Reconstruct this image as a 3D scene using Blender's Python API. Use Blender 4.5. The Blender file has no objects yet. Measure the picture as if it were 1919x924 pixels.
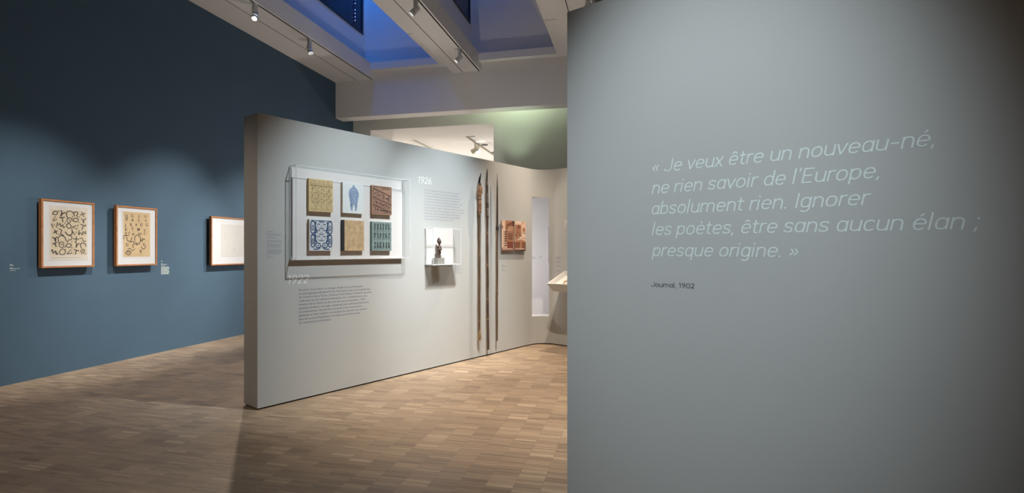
import bpy, bmesh, math, random
from mathutils import Vector, Matrix
random.seed(7)
S = bpy.context.scene
COL = S.collection
PI = math.pi

# ------------------------------------------------------------------ camera
FPX, CXP, HZ, IW, IH = 980.0, 959.5, 469.3, 1919, 924
EYE = 1.35
cd = bpy.data.cameras.new('camera'); cam = bpy.data.objects.new('camera', cd); COL.objects.link(cam)
cam.location = (0, 0, EYE); cam.rotation_euler = (PI / 2, 0, 0)
cd.sensor_fit = 'HORIZONTAL'; cd.sensor_width = 36.0; cd.lens = 36.0 * FPX / IW
cd.shift_y = (HZ - IH / 2) / IW
cd.clip_start = 0.05; cd.clip_end = 200
S.camera = cam
# ------------------------------------------------------------------ world, exposure
w = bpy.data.worlds.new('world'); S.world = w; w.use_nodes = True
w.node_tree.nodes['Background'].inputs[0].default_value = (0.02, 0.03, 0.06, 1)
w.node_tree.nodes['Background'].inputs[1].default_value = 0.05
S.view_settings.view_transform = 'Standard'
try: S.view_settings.look = 'None'
except Exception: pass
S.view_settings.gamma = 1.0; S.view_settings.use_curve_mapping = False
S.view_settings.exposure = 0.0
S.cycles.use_denoising = True
S.cycles.max_bounces = 10; S.cycles.diffuse_bounces = 6; S.cycles.transparent_max_bounces = 24
S.cycles.sample_clamp_indirect = 4.0
# spot table: (track, d along beam, target name/point, watts, cone deg, blend, colour)
COOL = (0.82, 0.94, 1.0); NEUT = (1.0, 0.97, 0.92); WARM = (1.0, 0.86, 0.70)

# ------------------------------------------------------------------ frames: x = viewer's right along the wall, y = up, z = out of the wall
UP = Vector((0, 0, 1))
class Frame:
    def __init__(s, origin, right):
        s.o = Vector((origin[0], origin[1], 0)); s.r = Vector((right[0], right[1], 0)).normalized(); s.n = s.r.cross(UP)
    def pt(s, x, y, z=0): return s.o + s.r * x + UP * y + s.n * z
    def mat(s, x=0, y=0, z=0):
        m = Matrix((s.r, UP, s.n)).transposed().to_4x4(); m.translation = s.pt(x, y, z); return m
    def hit(s, u, v, off=0.0):
        d = Vector(((u - CXP) / FPX, 1.0, (HZ - v) / FPX)); c = Vector((0, 0, EYE))
        t = (s.o + s.n * off - c).dot(s.n) / d.dot(s.n); p = c + d * t
        return (p - s.o).dot(s.r), p.z
    def rect(s, u0, u1, vt, vb, off=0.0):
        """left edge u0 with its top/bottom pixel rows, right edge u1"""
        x0, y1 = s.hit(u0, vt, off); _, y0 = s.hit(u0, vb, off); x1, _ = s.hit(u1, vt, off)
        return x0, x1, y0, y1
F0 = (-3.711, 11.0); E1 = (1.0, -0.2332); E2 = (0.2332, 1.0)
P0 = (-2.1485, 4.414); A1 = (0.622, 0.783); NP = (0.783, -0.622)
WB = Frame(F0, E2)                 # blue wall: x = d
WT = Frame(F0, E1)                 # beam face: x = s, z = -d
WP = Frame(P0, A1)                 # partition face
R0 = (0.2693, 2.55)
WR = Frame(R0, NP)                 # right-hand wall with the quotation
LCOR = 4.12
gc = WP.pt(LCOR, 0)
WG = Frame((gc.x, gc.y), NP)       # end wall of the alcove
RT = Matrix.Identity(4)
def room(s, d, z=0): return WT.pt(s, z, -d)
ROOMROT = math.atan2(-0.2332, 1.0)
ROOMM = Matrix.Translation((F0[0], F0[1], 0)) @ Matrix.Rotation(ROOMROT, 4, 'Z')   # local x = s, y = d, z = up
PARTM = Matrix.Translation((P0[0], P0[1], 0)) @ Matrix.Rotation(math.atan2(A1[1], A1[0]), 4, 'Z')  # local x along, y = -out

# ------------------------------------------------------------------ materials
def nodes(name):
    m = bpy.data.materials.new(name); m.use_nodes = True
    nt = m.node_tree; b = nt.nodes['Principled BSDF']
    return m, nt, b
def lin(c): return tuple(((x / 255) / 12.92 if x / 255 <= 0.04045 else ((x / 255 + 0.055) / 1.055) ** 2.4) for x in c)
def mat(name, col, rough=0.6, metal=0.0, var=0.0, scale=30.0, bump=0.0, spec=0.5, stretch=(1, 1, 1)):
    m, nt, b = nodes(name)
    b.inputs['Base Color'].default_value = (*col, 1); b.inputs['Roughness'].default_value = rough
    b.inputs['Metallic'].default_value = metal; b.inputs['Specular IOR Level'].default_value = spec
    if var or bump:
        tc = nt.nodes.new('ShaderNodeTexCoord'); mp = nt.nodes.new('ShaderNodeMapping'); mp.inputs['Scale'].default_value = stretch
        n = nt.nodes.new('ShaderNodeTexNoise'); n.inputs['Scale'].default_value = scale; n.inputs['Detail'].default_value = 6
        nt.links.new(tc.outputs['Object'], mp.inputs[0]); nt.links.new(mp.outputs[0], n.inputs['Vector'])
        if var:
            r = nt.nodes.new('ShaderNodeValToRGB')
            r.color_ramp.elements[0].position = 0.3; r.color_ramp.elements[1].position = 0.7
            r.color_ramp.elements[0].color = (*[max(0, c * (1 - var)) for c in col], 1)
            r.color_ramp.elements[1].color = (*[min(1, c * (1 + var)) for c in col], 1)
            nt.links.new(n.outputs['Fac'], r.inputs[0]); nt.links.new(r.outputs[0], b.inputs['Base Color'])
        if bump:
            bp = nt.nodes.new('ShaderNodeBump'); bp.inputs['Strength'].default_value = bump; bp.inputs['Distance'].default_value = 0.002
            nt.links.new(n.outputs['Fac'], bp.inputs['Height']); nt.links.new(bp.outputs[0], b.inputs['Normal'])
    return m
def emit(name, col, st):
    m, nt, b = nodes(name)
    b.inputs['Base Color'].default_value = (0.8, 0.8, 0.8, 1); b.inputs['Emission Color'].default_value = (*col, 1); b.inputs['Emission Strength'].default_value = st
    return m
M = {}
M['blue_wall'] = mat('blue_wall_paint', (0.057, 0.100, 0.145), 0.75, var=0.03, scale=3, bump=0.03, spec=0.25)
M['grey_wall'] = mat('grey_wall_paint', (0.455, 0.455, 0.445), 0.8, var=0.012, scale=2.5, bump=0.03, spec=0.2)
M['white_plaster'] = mat('white_plaster', (0.74, 0.715, 0.675), 0.85, var=0.01, scale=3, bump=0.03, spec=0.2)
M['back_wall'] = mat('back_wall_paint', (0.68, 0.675, 0.62), 0.85, var=0.01, scale=3, spec=0.2)
M['cream_wall'] = mat('cream_wall_paint', (0.74, 0.725, 0.69), 0.85, var=0.01, scale=3, spec=0.2)
M['white_wall'] = mat('white_wall_paint', (0.72, 0.71, 0.72), 0.85, var=0.01, scale=3, spec=0.2)
M['slot_dark'] = mat('dark_joint', (0.02, 0.017, 0.014), 0.8)
M['gap'] = mat('dark_plinth', (0.03, 0.022, 0.016), 0.7)
M['oak'] = mat('frame_wood', (0.34, 0.135, 0.040), 0.45, var=0.22, scale=14, stretch=(1, 1, 8))
M['mat_board'] = mat('mat_board', (0.53, 0.53, 0.53), 0.9)
M['sheet_light'] = mat('light_sheet_paper', (0.52, 0.475, 0.41), 0.9, var=0.03, scale=12)
M['sheet_cream'] = mat('cream_drawing_paper', (0.48, 0.395, 0.275), 0.9, var=0.05, scale=18)
M['sheet_news'] = mat('yellowed_print_paper', (0.47, 0.345, 0.195), 0.9, var=0.06, scale=18)
M['sheet_pale'] = mat('pale_drawing_paper', (0.485, 0.465, 0.44), 0.9, var=0.02, scale=9)
M['ink'] = mat('black_ink', (0.022, 0.02, 0.02), 0.7)
M['faint_ink'] = mat('faint_pencil', (0.40, 0.37, 0.34), 0.9)
M['newsprint'] = mat('newsprint_lines', (0.32, 0.23, 0.13), 0.9)
M['txt_quote'] = mat('pale_vinyl_lettering', (0.68, 0.75, 0.745), 0.7)
M['txt_white'] = mat('white_vinyl_lettering', (0.80, 0.81, 0.80), 0.7)
M['txt_dark'] = mat('slate_vinyl_lettering', (0.085, 0.085, 0.115), 0.7)
M['txt_mid'] = mat('grey_violet_lettering', (0.16, 0.16, 0.21), 0.7)
M['txt_soft'] = mat('soft_grey_lettering', (0.27, 0.27, 0.31), 0.7)
M['txt_pale'] = mat('pale_green_grey_lettering', (0.40, 0.45, 0.42), 0.7)
M['lamp_body'] = mat('lamp_grey', (0.50, 0.50, 0.49), 0.45, spec=0.4)
M['lamp_dark'] = mat('lamp_dark_ring', (0.03, 0.03, 0.03), 0.5)
M['black_metal'] = mat('black_window_metal', (0.006, 0.006, 0.010), 0.4)
M['case_white'] = mat('white_lacquer', (0.70, 0.665, 0.65), 0.5)
M['tray_white'] = mat('tray_white', (0.60, 0.58, 0.55), 0.6)
M['plinth'] = mat('plinth_grey', (0.27, 0.26, 0.235), 0.7)
M['lens_soft'] = emit('lamp_lens', (1, 0.98, 0.95), 9.0)
M['lens_bright'] = emit('lamp_lens_facing', (0.97, 0.99, 1.0), 60.0)
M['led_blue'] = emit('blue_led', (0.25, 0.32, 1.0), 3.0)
M['vent'] = mat('grey_vent', (0.42, 0.40, 0.36), 0.6)
M['downlight_black'] = mat('downlight_black', (0.012, 0.012, 0.012), 0.5)

def night_glass():
    m, nt, b = nodes('night_glass')
    b.inputs['Base Color'].default_value = (0.002, 0.003, 0.02, 1); b.inputs['Roughness'].default_value = 0.08
    b.inputs['Specular IOR Level'].default_value = 0.5
    return m
M['night'] = night_glass()
def acrylic(name, tint, edge=False):
    m = bpy.data.materials.new(name); m.use_nodes = True; nt = m.node_tree; nt.nodes.clear()
    o = nt.nodes.new('ShaderNodeOutputMaterial'); t = nt.nodes.new('ShaderNodeBsdfTransparent'); t.inputs[0].default_value = (*tint, 1)
    mx = nt.nodes.new('ShaderNodeMixShader')
    if edge:
        d = nt.nodes.new('ShaderNodeBsdfDiffuse'); d.inputs[0].default_value = (0.82, 0.85, 0.86, 1)
        mx.inputs[0].default_value = 0.5
    else:
        d = nt.nodes.new('ShaderNodeBsdfGlossy'); d.inputs['Roughness'].default_value = 0.02
        f = nt.nodes.new('ShaderNodeLayerWeight'); f.inputs[0].default_value = 0.5
        pw = nt.nodes.new('ShaderNodeMath'); pw.operation = 'POWER'; pw.inputs[1].default_value = 5.0; nt.links.new(f.outputs['Facing'], pw.inputs[0])
        ma = nt.nodes.new('ShaderNodeMath'); ma.operation = 'MULTIPLY_ADD'; ma.inputs[1].default_value = 0.5; ma.inputs[2].default_value = 0.018; nt.links.new(pw.outputs[0], ma.inputs[0])
        nt.links.new(ma.outputs[0], mx.inputs[0])
    nt.links.new(t.outputs[0], mx.inputs[1]); nt.links.new(d.outputs[0], mx.inputs[2]); nt.links.new(mx.outputs[0], o.inputs[0])
    return m
M['acrylic'] = acrylic('clear_acrylic', (0.986, 0.989, 0.991))
M['acrylic_edge'] = acrylic('polished_acrylic_edge', (0.93, 0.94, 0.95), True)

def parquet():
    m, nt, b = nodes('oak_strip_parquet'); N = nt.nodes.new; L = nt.links.new
    tc = N('ShaderNodeTexCoord'); sp = N('ShaderNodeSeparateXYZ'); L(tc.outputs['Object'], sp.inputs[0])
    def mth(op, a, bb=None):
        n = N('ShaderNodeMath'); n.operation = op
        for i, v in enumerate((a, bb)):
            if v is None: continue
            if isinstance(v, (int, float)): n.inputs[i].default_value = v
            else: L(v, n.inputs[i])
        return n.outputs[0]
    cx = mth('DIVIDE', sp.outputs[0], 0.16); col = mth('FLOOR', cx)
    wn0 = N('ShaderNodeTexWhiteNoise'); wn0.noise_dimensions = '1D'; L(col, wn0.inputs['W'])
    yo = mth('ADD', sp.outputs[1], mth('MULTIPLY', wn0.outputs['Value'], 0.02))
    sy = mth('DIVIDE', yo, 0.019); strip = mth('FLOOR', sy); block = mth('FLOOR', mth('DIVIDE', yo, 0.152))
    def wn(a, bb, k):
        c = N('ShaderNodeCombineXYZ'); L(a, c.inputs[0]); L(bb, c.inputs[1]); c.inputs[2].default_value = k
        n = N('ShaderNodeTexWhiteNoise'); n.noise_dimensions = '3D'; L(c.outputs[0], n.inputs['Vector']); return n.outputs['Value']
    r1 = wn(col, strip, 1.5); r2 = wn(col, block, 7.5); r3 = wn(col, mth('FLOOR', mth('DIVIDE', yo, 0.057)), 3.5)
    tone = mth('ADD', mth('MULTIPLY', r1, 0.55), mth('ADD', mth('MULTIPLY', r2, 0.25), mth('MULTIPLY', r3, 0.20)))
    rp = N('ShaderNodeValToRGB'); e = rp.color_ramp.elements
    e[0].position = 0.0; e[0].color = (0.170, 0.118, 0.078, 1); e[1].position = 1.0; e[1].color = (0.50, 0.385, 0.265, 1)
    k = e.new(0.45); k.color = (0.290, 0.208, 0.140, 1); k = e.new(0.75); k.color = (0.350, 0.256, 0.174, 1)
    L(tone, rp.inputs[0])
    # fine grain along each strip
    mp = N('ShaderNodeMapping'); mp.inputs['Scale'].default_value = (6, 160, 1); L(tc.outputs['Object'], mp.inputs[0])
    ns = N('ShaderNodeTexNoise'); ns.inputs['Scale'].default_value = 1.0; ns.inputs['Detail'].default_value = 4; L(mp.outputs[0], ns.inputs['Vector'])
    g = N('ShaderNodeMix'); g.data_type = 'RGBA'; g.blend_type = 'MULTIPLY'; g.inputs['Factor'].default_value = 1.0
    gr = N('ShaderNodeMapRange'); gr.inputs['To Min'].default_value = 0.78; gr.inputs['To Max'].default_value = 1.15; L(ns.outputs['Fac'], gr.inputs['Value'])
    L(rp.outputs[0], g.inputs[6]); L(gr.outputs[0], g.inputs[7])
    # dark joints
    fx = mth('FRACT', cx); jx = mth('LESS_THAN', mth('MINIMUM', fx, mth('SUBTRACT', 1.0, fx)), 0.006)
    fy = mth('FRACT', sy); jy = mth('LESS_THAN', mth('MINIMUM', fy, mth('SUBTRACT', 1.0, fy)), 0.035)
    j = mth('MAXIMUM', jx, jy)
    dk = N('ShaderNodeMix'); dk.data_type = 'RGBA'; L(mth('MULTIPLY', j, 0.45), dk.inputs['Factor']); L(g.outputs[2], dk.inputs[6]); dk.inputs[7].default_value = (0.09, 0.06, 0.04, 1)
    L(dk.outputs[2], b.inputs['Base Color'])
    rr = N('ShaderNodeMapRange'); rr.inputs['To Min'].default_value = 0.38; rr.inputs['To Max'].default_value = 0.55; L(r1, rr.inputs['Value']); L(rr.outputs[0], b.inputs['Roughness'])
    b.inputs['Specular IOR Level'].default_value = 0.35
    return m
M['parquet'] = parquet()

# ------------------------------------------------------------------ mesh builder
class MB:
    def __init__(s): s.v = []; s.f = []; s.k = 0
    def box(s, x0, x1, y0, y1, z0, z1):
        b = len(s.v)
        s.v += [(x0, y0, z0), (x1, y0, z0), (x1, y1, z0), (x0, y1, z0), (x0, y0, z1), (x1, y0, z1), (x1, y1, z1), (x0, y1, z1)]
        s.f += [tuple(b + i for i in q) for q in ((0, 3, 2, 1), (4, 5, 6, 7), (0, 1, 5, 4), (1, 2, 6, 5), (2, 3, 7, 6), (3, 0, 4, 7))]; return s
    def hexa(s, pts):
        b = len(s.v); s.v += [tuple(p) for p in pts]
        s.f += [tuple(b + i for i in q) for q in ((0, 3, 2, 1), (4, 5, 6, 7), (0, 1, 5, 4), (1, 2, 6, 5), (2, 3, 7, 6), (3, 0, 4, 7))]; return s
    def quad(s, *p):
        b = len(s.v); s.v += [tuple(q) for q in p]; s.f.append(tuple(range(b, b + len(p)))); return s
    def prism(s, poly, z0, z1):
        """poly in xy (ccw), extruded along z"""
        b = len(s.v); n = len(poly)
        s.v += [(x, y, z0) for x, y in poly] + [(x, y, z1) for x, y in poly]
        s.f.append(tuple(b + i for i in reversed(range(n)))); s.f.append(tuple(b + n + i for i in range(n)))
        for i in range(n):
            j = (i + 1) % n; s.f.append((b + i, b + j, b + n + j, b + n + i))
        return s
    def tube(s, path, rad, seg=10, caps=True, flat=1.0):
        path = [Vector(p) for p in path]; n = len(path)
        if not isinstance(rad, (list, tuple)): rad = [rad] * n
        b = len(s.v); pu = None
        for i, p in enumerate(path):
            t = (path[min(i + 1, n - 1)] - path[max(i - 1, 0)]).normalized()
            if pu is None:
                a = Vector((0, 0, 1)) if abs(t.z) < 0.9 else Vector((1, 0, 0)); pu = (a - t * a.dot(t)).normalized()
            else: pu = (pu - t * pu.dot(t)).normalized()
            q = t.cross(pu)
            for k in range(seg):
                an = 2 * PI * k / seg
                s.v.append(tuple(p + (pu * math.cos(an) * flat + q * math.sin(an)) * rad[i]))
        for i in range(n - 1):
            for k in range(seg):
                j = (k + 1) % seg
                s.f.append((b + i * seg + k, b + i * seg + j, b + (i + 1) * seg + j, b + (i + 1) * seg + k))
        if caps:
            s.f.append(tuple(b + k for k in reversed(range(seg)))); s.f.append(tuple(b + (n - 1) * seg + k for k in range(seg)))
        return s
    def ball(s, c, r, seg=12, rings=8):
        b = len(s.v); cx, cy, cz = c; rx, ry, rz = r
        for i in range(1, rings):
            th = PI * i / rings
            for k in range(seg):
                a = 2 * PI * k / seg
                s.v.append((cx + rx * math.sin(th) * math.cos(a), cy + ry * math.cos(th), cz - rz * math.sin(th) * math.sin(a)))
        s.v += [(cx, cy + ry, cz), (cx, cy - ry, cz)]; t = len(s.v) - 2
        for i in range(rings - 2):
            for k in range(seg):
                j = (k + 1) % seg; s.f.append((b + i * seg + k, b + (i + 1) * seg + k, b + (i + 1) * seg + j, b + i * seg + j))
        for k in range(seg):
            j = (k + 1) % seg; s.f.append((t, b + k, b + j)); s.f.append((t + 1, b + (rings - 2) * seg + j, b + (rings - 2) * seg + k))
        return s
    def stroke(s, pts, wd, z, jit=0.0):
        """flat brush stroke in the xy plane at height z; wd one width or a list"""
        pts = [Vector((p[0], p[1])) for p in pts]; n = len(pts); z += (s.k % 6) * 6e-5; s.k += 1
        L, R = [], []
        for i, p in enumerate(pts):
            t = (pts[min(i + 1, n - 1)] - pts[max(i - 1, 0)])
            t = t.normalized() if t.length > 1e-9 else Vector((1, 0)); nn = Vector((-t.y, t.x))
            h = (wd[i] if isinstance(wd, (list, tuple)) else wd) / 2 * (1 + (random.uniform(-jit, jit) if jit else 0))
            L.append(p + nn * h); R.append(p - nn * h)
        b = len(s.v)
        for a, c in zip(L, R): s.v += [(c.x, c.y, z), (a.x, a.y, z)]
        for i in range(n - 1): s.f.append((b + 2 * i, b + 2 * i + 2, b + 2 * i + 3, b + 2 * i + 1))
        return s
    def disc(s, x, y, r, z, seg=10, sy=1.0):
        z += (s.k % 6) * 6e-5; s.k += 1
        b = len(s.v); s.v += [(x + r * math.cos(2 * PI * k / seg), y + r * sy * math.sin(2 * PI * k / seg), z) for k in range(seg)]
        s.f.append(tuple(range(b, b + seg))); return s
    def bar(s, x0, x1, y0, y1, z): return s.quad((x0, y0, z), (x1, y0, z), (x1, y1, z), (x0, y1, z))
    def build(s, name, m, parent=None, M4=None, bevel=0.0, smooth=False, recalc=True):
        me = bpy.data.meshes.new(name); me.from_pydata(s.v, [], s.f)
        if recalc:
            bm = bmesh.new(); bm.from_mesh(me); bmesh.ops.recalc_face_normals(bm, faces=bm.faces); bm.to_mesh(me); bm.free()
        me.materials.append(m)
        if smooth: me.polygons.foreach_set('use_smooth', [True] * len(me.polygons))
        o = bpy.data.objects.new(name, me); COL.objects.link(o)
        if parent: o.parent = parent
        if M4 is not None: o.matrix_local = M4
        if bevel:
            b = o.modifiers.new('bevel', 'BEVEL'); b.width = bevel; b.segments = 2; b.limit_method = 'ANGLE'
        return o
def tag(o, label, cat, group=None, kind=None):
    o['label'] = label; o['category'] = cat
    if group: o['group'] = group
    if kind: o['kind'] = kind
    return o
def thing(name, M4, label, cat, group=None):
    o = bpy.data.objects.new(name, None); o.empty_display_size = 0.1; COL.objects.link(o); o.matrix_world = M4
    return tag(o, label, cat, group)
def struct(o): o['kind'] = 'structure'; return o
def hardsmooth(o, ang=40):
    o.data.polygons.foreach_set('use_smooth', [True] * len(o.data.polygons))
    try: o.data.set_sharp_from_angle(angle=math.radians(ang))
    except Exception: pass
    return o

# ------------------------------------------------------------------ lettering
def text_mesh(s, shear=0.0, offset=0.0, res=3):
    """returns verts, faces of a line at 1 m font size (baseline at 0), plus its x extent"""
    c = bpy.data.curves.new('t', 'FONT'); c.body = s; c.size = 1.0; c.shear = shear; c.offset = offset; c.resolution_u = res; c.fill_mode = 'FRONT'
    o = bpy.data.objects.new('t', c); COL.objects.link(o)
    dg = bpy.context.evaluated_depsgraph_get(); dg.update()
    me = bpy.data.meshes.new_from_object(o.evaluated_get(dg))
    v = [tuple(x.co) for x in me.vertices]; f = [tuple(p.vertices) for p in me.polygons]
    bpy.data.objects.remove(o); bpy.data.curves.remove(c); bpy.data.meshes.remove(me)
    xs = [a[0] for a in v]
    return v, f, min(xs), max(xs)
CAP = 0.727
def text_line(mb, s, x0, y0, cap, x1=None, sx=None, shear=0.0, offset=0.0, z=0.0004, res=3):
    v, f, a, b = text_mesh(s, shear, offset, res)
    sy = cap / CAP
    if sx is None: sx = (x1 - x0) / (b - a)
    n = len(mb.v)
    mb.v += [(x0 + (p[0] - a) * sx, y0 + p[1] * sy, z) for p in v]; mb.f += [tuple(n + i for i in q) for q in f]
    return sx
# monoline lettering drawn as strokes (em units: baseline 0, x-height .5, capitals .7)
def sarc(cx, cy, rx, ry, a0, a1, n=None, p=2.35):
    n = n or max(4, int(abs(a1 - a0) / 12)); out = []
    for k in range(n + 1):
        a = math.radians(a0 + (a1 - a0) * k / n); c, q = math.cos(a), math.sin(a)
        out.append((cx + rx * math.copysign(abs(c) ** (2 / p), c), cy + ry * math.copysign(abs(q) ** (2 / p), q)))
    return out
SWT = 0.058
def glyph_table():
    h = SWT / 2; xb, xt = h, .5 - h; cy = .25; ry = .25 - h
    bowl = lambda cx, rx=.172: sarc(cx, cy, rx, ry, 0, 360, 36)
    arch = lambda x0, rx: [(x0, .27)] + sarc(x0 + rx, .27, rx, .5 - h - .27, 180, 0, 14) + [(x0 + 2 * rx, 0)]
    G = {}
    G['o'] = (.52, [sarc(.26, cy, .185, ry, 0, 360, 36)])
    e = [[(.075, .255), (.445, .255)], [(.445, .255)] + sarc(.26, cy, .185, ry, 0, 318, 30)]
    G['e'] = (.51, e)
    G['n'] = (.50, [[(.075, 0), (.075, .5)], arch(.075, .172)])
    G['m'] = (.79, [[(.075, 0), (.075, .5)], arch(.075, .155), arch(.385, .16)])
    G['u'] = (.50, [[(.425, .5), (.425, 0)], [(.075, .5), (.075, .22)] + sarc(.25, .22, .175, .22 - h, 180, 360, 14)])
    G['r'] = (.325, [[(.075, 0), (.075, .5)], [(.075, .27)] + sarc(.24, .27, .165, .5 - h - .27, 180, 84, 9) + [(.325, xt)]])
    G['a'] = (.50, [[(.425, .5), (.425, 0)], bowl(.25)])
    G['d'] = (.50, [[(.425, .74), (.425, 0)], bowl(.25)])
    G['b'] = (.50, [[(.075, .74), (.075, 0)], bowl(.25)])
    G['p'] = (.50, [[(.075, .5), (.075, -.19)], bowl(.25)])
    G['q'] = (.50, [[(.425, .5), (.425, -.19)], bowl(.25)])
    G['g'] = (.50, [[(.425, .5), (.425, -.02)] + sarc(.25, -.02, .175, .15, 0, -142, 12), bowl(.25)])
    G['l'] = (.20, [[(.085, 0), (.085, .74)]])
    G['i'] = (.20, [[(.085, 0), (.085, .5)], ('d', .085, .655)])
    G['t'] = (.34, [[(.14, .65), (.14, .13)] + sarc(.235, .13, .095, .13 - h, 180, 268, 7) + [(.31, xb)], [(.02, xt), (.31, xt)]])
    G['v'] = (.43, [[(.03, .5), (.215, .01)], [(.215, .01), (.40, .5)]])
    G['x'] = (.43, [[(.035, 0), (.395, .5)], [(.035, .5), (.395, 0)]])
    G['c'] = (.47, [sarc(.26, cy, .185, ry, 42, 318, 26)])
    sp_ = [(.375, .375), (.33, .45), (.22, xt), (.10, .44), (.075, .365), (.11, .295), (.215, .255), (.325, .215), (.37, .14), (.335, .06), (.215, xb), (.09, .065), (.05, .135)]
    def sm(P, n=5):
        P = [Vector(q) for q in P]; P = [P[0] * 2 - P[1]] + P + [P[-1] * 2 - P[-2]]; o = []
        for i in range(1, len(P) - 2):
            for k in range(n):
                t = k / n; A, B, C, D = P[i - 1], P[i], P[i + 1], P[i + 2]
                o.append(tuple(0.5 * ((2 * B) + (C - A) * t + (2 * A - 5 * B + 4 * C - D) * t * t + (3 * B - A - 3 * C + D) * t ** 3)))
        return o + [tuple(P[-2])]
    G['s'] = (.44, [sm(sp_)])
    G['é'] = (.51, e + [[(.235, .575), (.325, .69)]]); G['è'] = (.51, e + [[(.285, .575), (.195, .69)]])
    G['ê'] = (.51, e + [[(.15, .575), (.26, .675)], [(.26, .675), (.37, .575)]])
    G['E'] = (.54, [[(.095, 0), (.095, .7)], [(.095, .7 - h), (.48, .7 - h)], [(.095, .36), (.43, .36)], [(.095, h), (.48, h)]])
    G['I'] = (.22, [[(.11, 0), (.11, .7)]])
    G['J'] = (.52, [[(.42, .7), (.42, .20)] + sarc(.24, .20, .18, .20 - h, 0, -172, 16)])
    G['.'] = (.20, [('d', .085, .035)]); G[','] = (.20, [[(.105, .07), (.06, -.10)]])
    G[';'] = (.20, [('d', .095, .43), [(.105, .07), (.06, -.10)]])
    G['’'] = (.17, [[(.10, .74), (.065, .57)]]); G['-'] = (.40, [[(.06, .27), (.34, .27)]]); G[' '] = (.24, [])
    G['«'] = (.46, [[(.20, .40), (.07, .25)], [(.07, .25), (.20, .10)], [(.38, .40), (.25, .25)], [(.25, .25), (.38, .10)]])
    G['»'] = (.46, [[(.07, .40), (.20, .25)], [(.20, .25), (.07, .10)], [(.25, .40), (.38, .25)], [(.38, .25), (.25, .10)]])
    G['0'] = (.56, [sarc(.28, .35, .195, .35 - h, 0, 360, 40)])
    G['1'] = (.34, [[(.21, 0), (.21, .7)], [(.22, .685), (.05, .57)]])
    G['2'] = (.53, [sarc(.265, .51, .18, .19 - h, 168, -14, 18) + [(.41, .40), (.085, .04)], [(.07, h), (.455, h)]])
    G['9'] = (.55, [sarc(.275, .50, .185, .20 - h, 0, 360, 36), [(.46, .50), (.455, .40), (.40, .26), (.22, 0)]])
    G['6'] = (.55, [sarc(.275, .20, .185, .20 - h, 0, 360, 36), [(.09, .20), (.095, .30), (.15, .44), (.33, .7)]])
    return G
def mono_line(mb, txt, x0, y0, cap, x1, shear=0.0, weight=1.0, z=0.0004):
    global SWT
    SWT = 0.058 * weight; G = glyph_table(); x = 0; parts = []
    for ch in txt:
        adv, st = G[ch]
        for q_ in st: parts.append((x, q_))
        x += adv
    tot = x; sy = cap / .7; sx = None
    def xy(px, py): return (px + shear * py, py)
    tmp = MB()
    for gx_, q_ in parts:
        if q_ and q_[0] == 'd':
            cx_, cy_ = xy(gx_ + q_[1], q_[2]); tmp.disc(cx_, cy_, SWT * .68, z, 12)
        else:
            tmp.stroke([xy(gx_ + a, b) for a, b in q_], SWT, z)
    lo_ = min(v[0] for v in tmp.v); hi_ = max(v[0] for v in tmp.v); sx = (x1 - x0) / (hi_ - lo_)
    n = len(mb.v); mb.v += [(x0 + (v[0] - lo_) * sx, y0 + v[1] * sy, v[2]) for v in tmp.v]; mb.f += [tuple(n + i for i in f) for f in tmp.f]
def word_bars(mb, x0, y, wid, h, rnd, z=0.0004):
    """a line of print too small to read: one little bar per word"""
    x = x0; end = x0 + wid
    while x < end - h:
        ww = min(rnd.uniform(1.6, 6.0) * h, end - x)
        mb.bar(x, x + ww, y, y + h, z); x += ww + h * 0.7

# ================================================================== SETTING
# floor
mb = MB(); mb.box(-1.0, 12.0, -17.0, 10.0, -0.12, 0.0)
struct(mb.build('floor', M['parquet'], M4=ROOMM))
# blue wall on the left
ZC = 4.876
mb = MB(); mb.box(-0.25, 0.0, -17.0, 0.709, 0.0, 7.6)
struct(mb.build('wall_left', M['blue_wall'], M4=ROOMM))
# back wall with the high opening
DB = 0.709; OS0, OS1, OZ = 0.412, 3.26, 4.02
mb = MB()
mb.box(-0.25, OS0, DB, DB + 1.05, 0, 6.0); mb.box(OS1, 12.0, DB, DB + 1.05, 0, 6.0); mb.box(OS0, OS1, DB, DB + 1.05, OZ, 6.0)
struct(mb.build('wall_back', M['back_wall'], M4=ROOMM))
# thin cream lining of the opening
mb = MB(); mb.box(OS0, OS0 + 0.01, DB + 0.002, DB + 1.05, 0.0, OZ - 0.01); mb.box(OS1 - 0.01, OS1, DB + 0.002, DB + 1.05, 0.0, OZ - 0.01); mb.box(OS0, OS1, DB + 0.002, DB + 1.05, OZ - 0.01, OZ)
struct(mb.build('trim_1', M['cream_wall'], M4=ROOMM))
# room beyond
mb = MB(); mb.box(-3.0, 12.0, DB + 1.05, 10.0, 4.07, 4.2); struct(mb.build('ceiling_beyond', M['cream_wall'], M4=ROOMM))
mb = MB(); mb.box(-3.2, -3.0, DB + 1.05, 10.0, 0, 4.07); struct(mb.build('wall_beyond_left', M['cream_wall'], M4=ROOMM))
mb = MB(); mb.box(-3.2, 12.0, 10.0, 10.2, 0, 4.2); struct(mb.build('wall_beyond_back', M['cream_wall'], M4=ROOMM))
mb = MB(); mb.box(-3.2, -0.25, DB + 0.9, DB + 1.05, 0, 4.2); struct(mb.build('wall_beyond_front', M['cream_wall'], M4=ROOMM))
mb = MB(); mb.box(-3.2, -1.0, DB + 1.05, 10.0, -0.12, 0); struct(mb.build('floor_beyond', M['cream_wall'], M4=ROOMM))
# transverse beam
mb = MB(); mb.box(0.0, 12.0, 0.0, 0.30, 4.13, 7.6)
struct(mb.build('ceiling_cross_beam', M['white_plaster'], M4=ROOMM))
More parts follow.
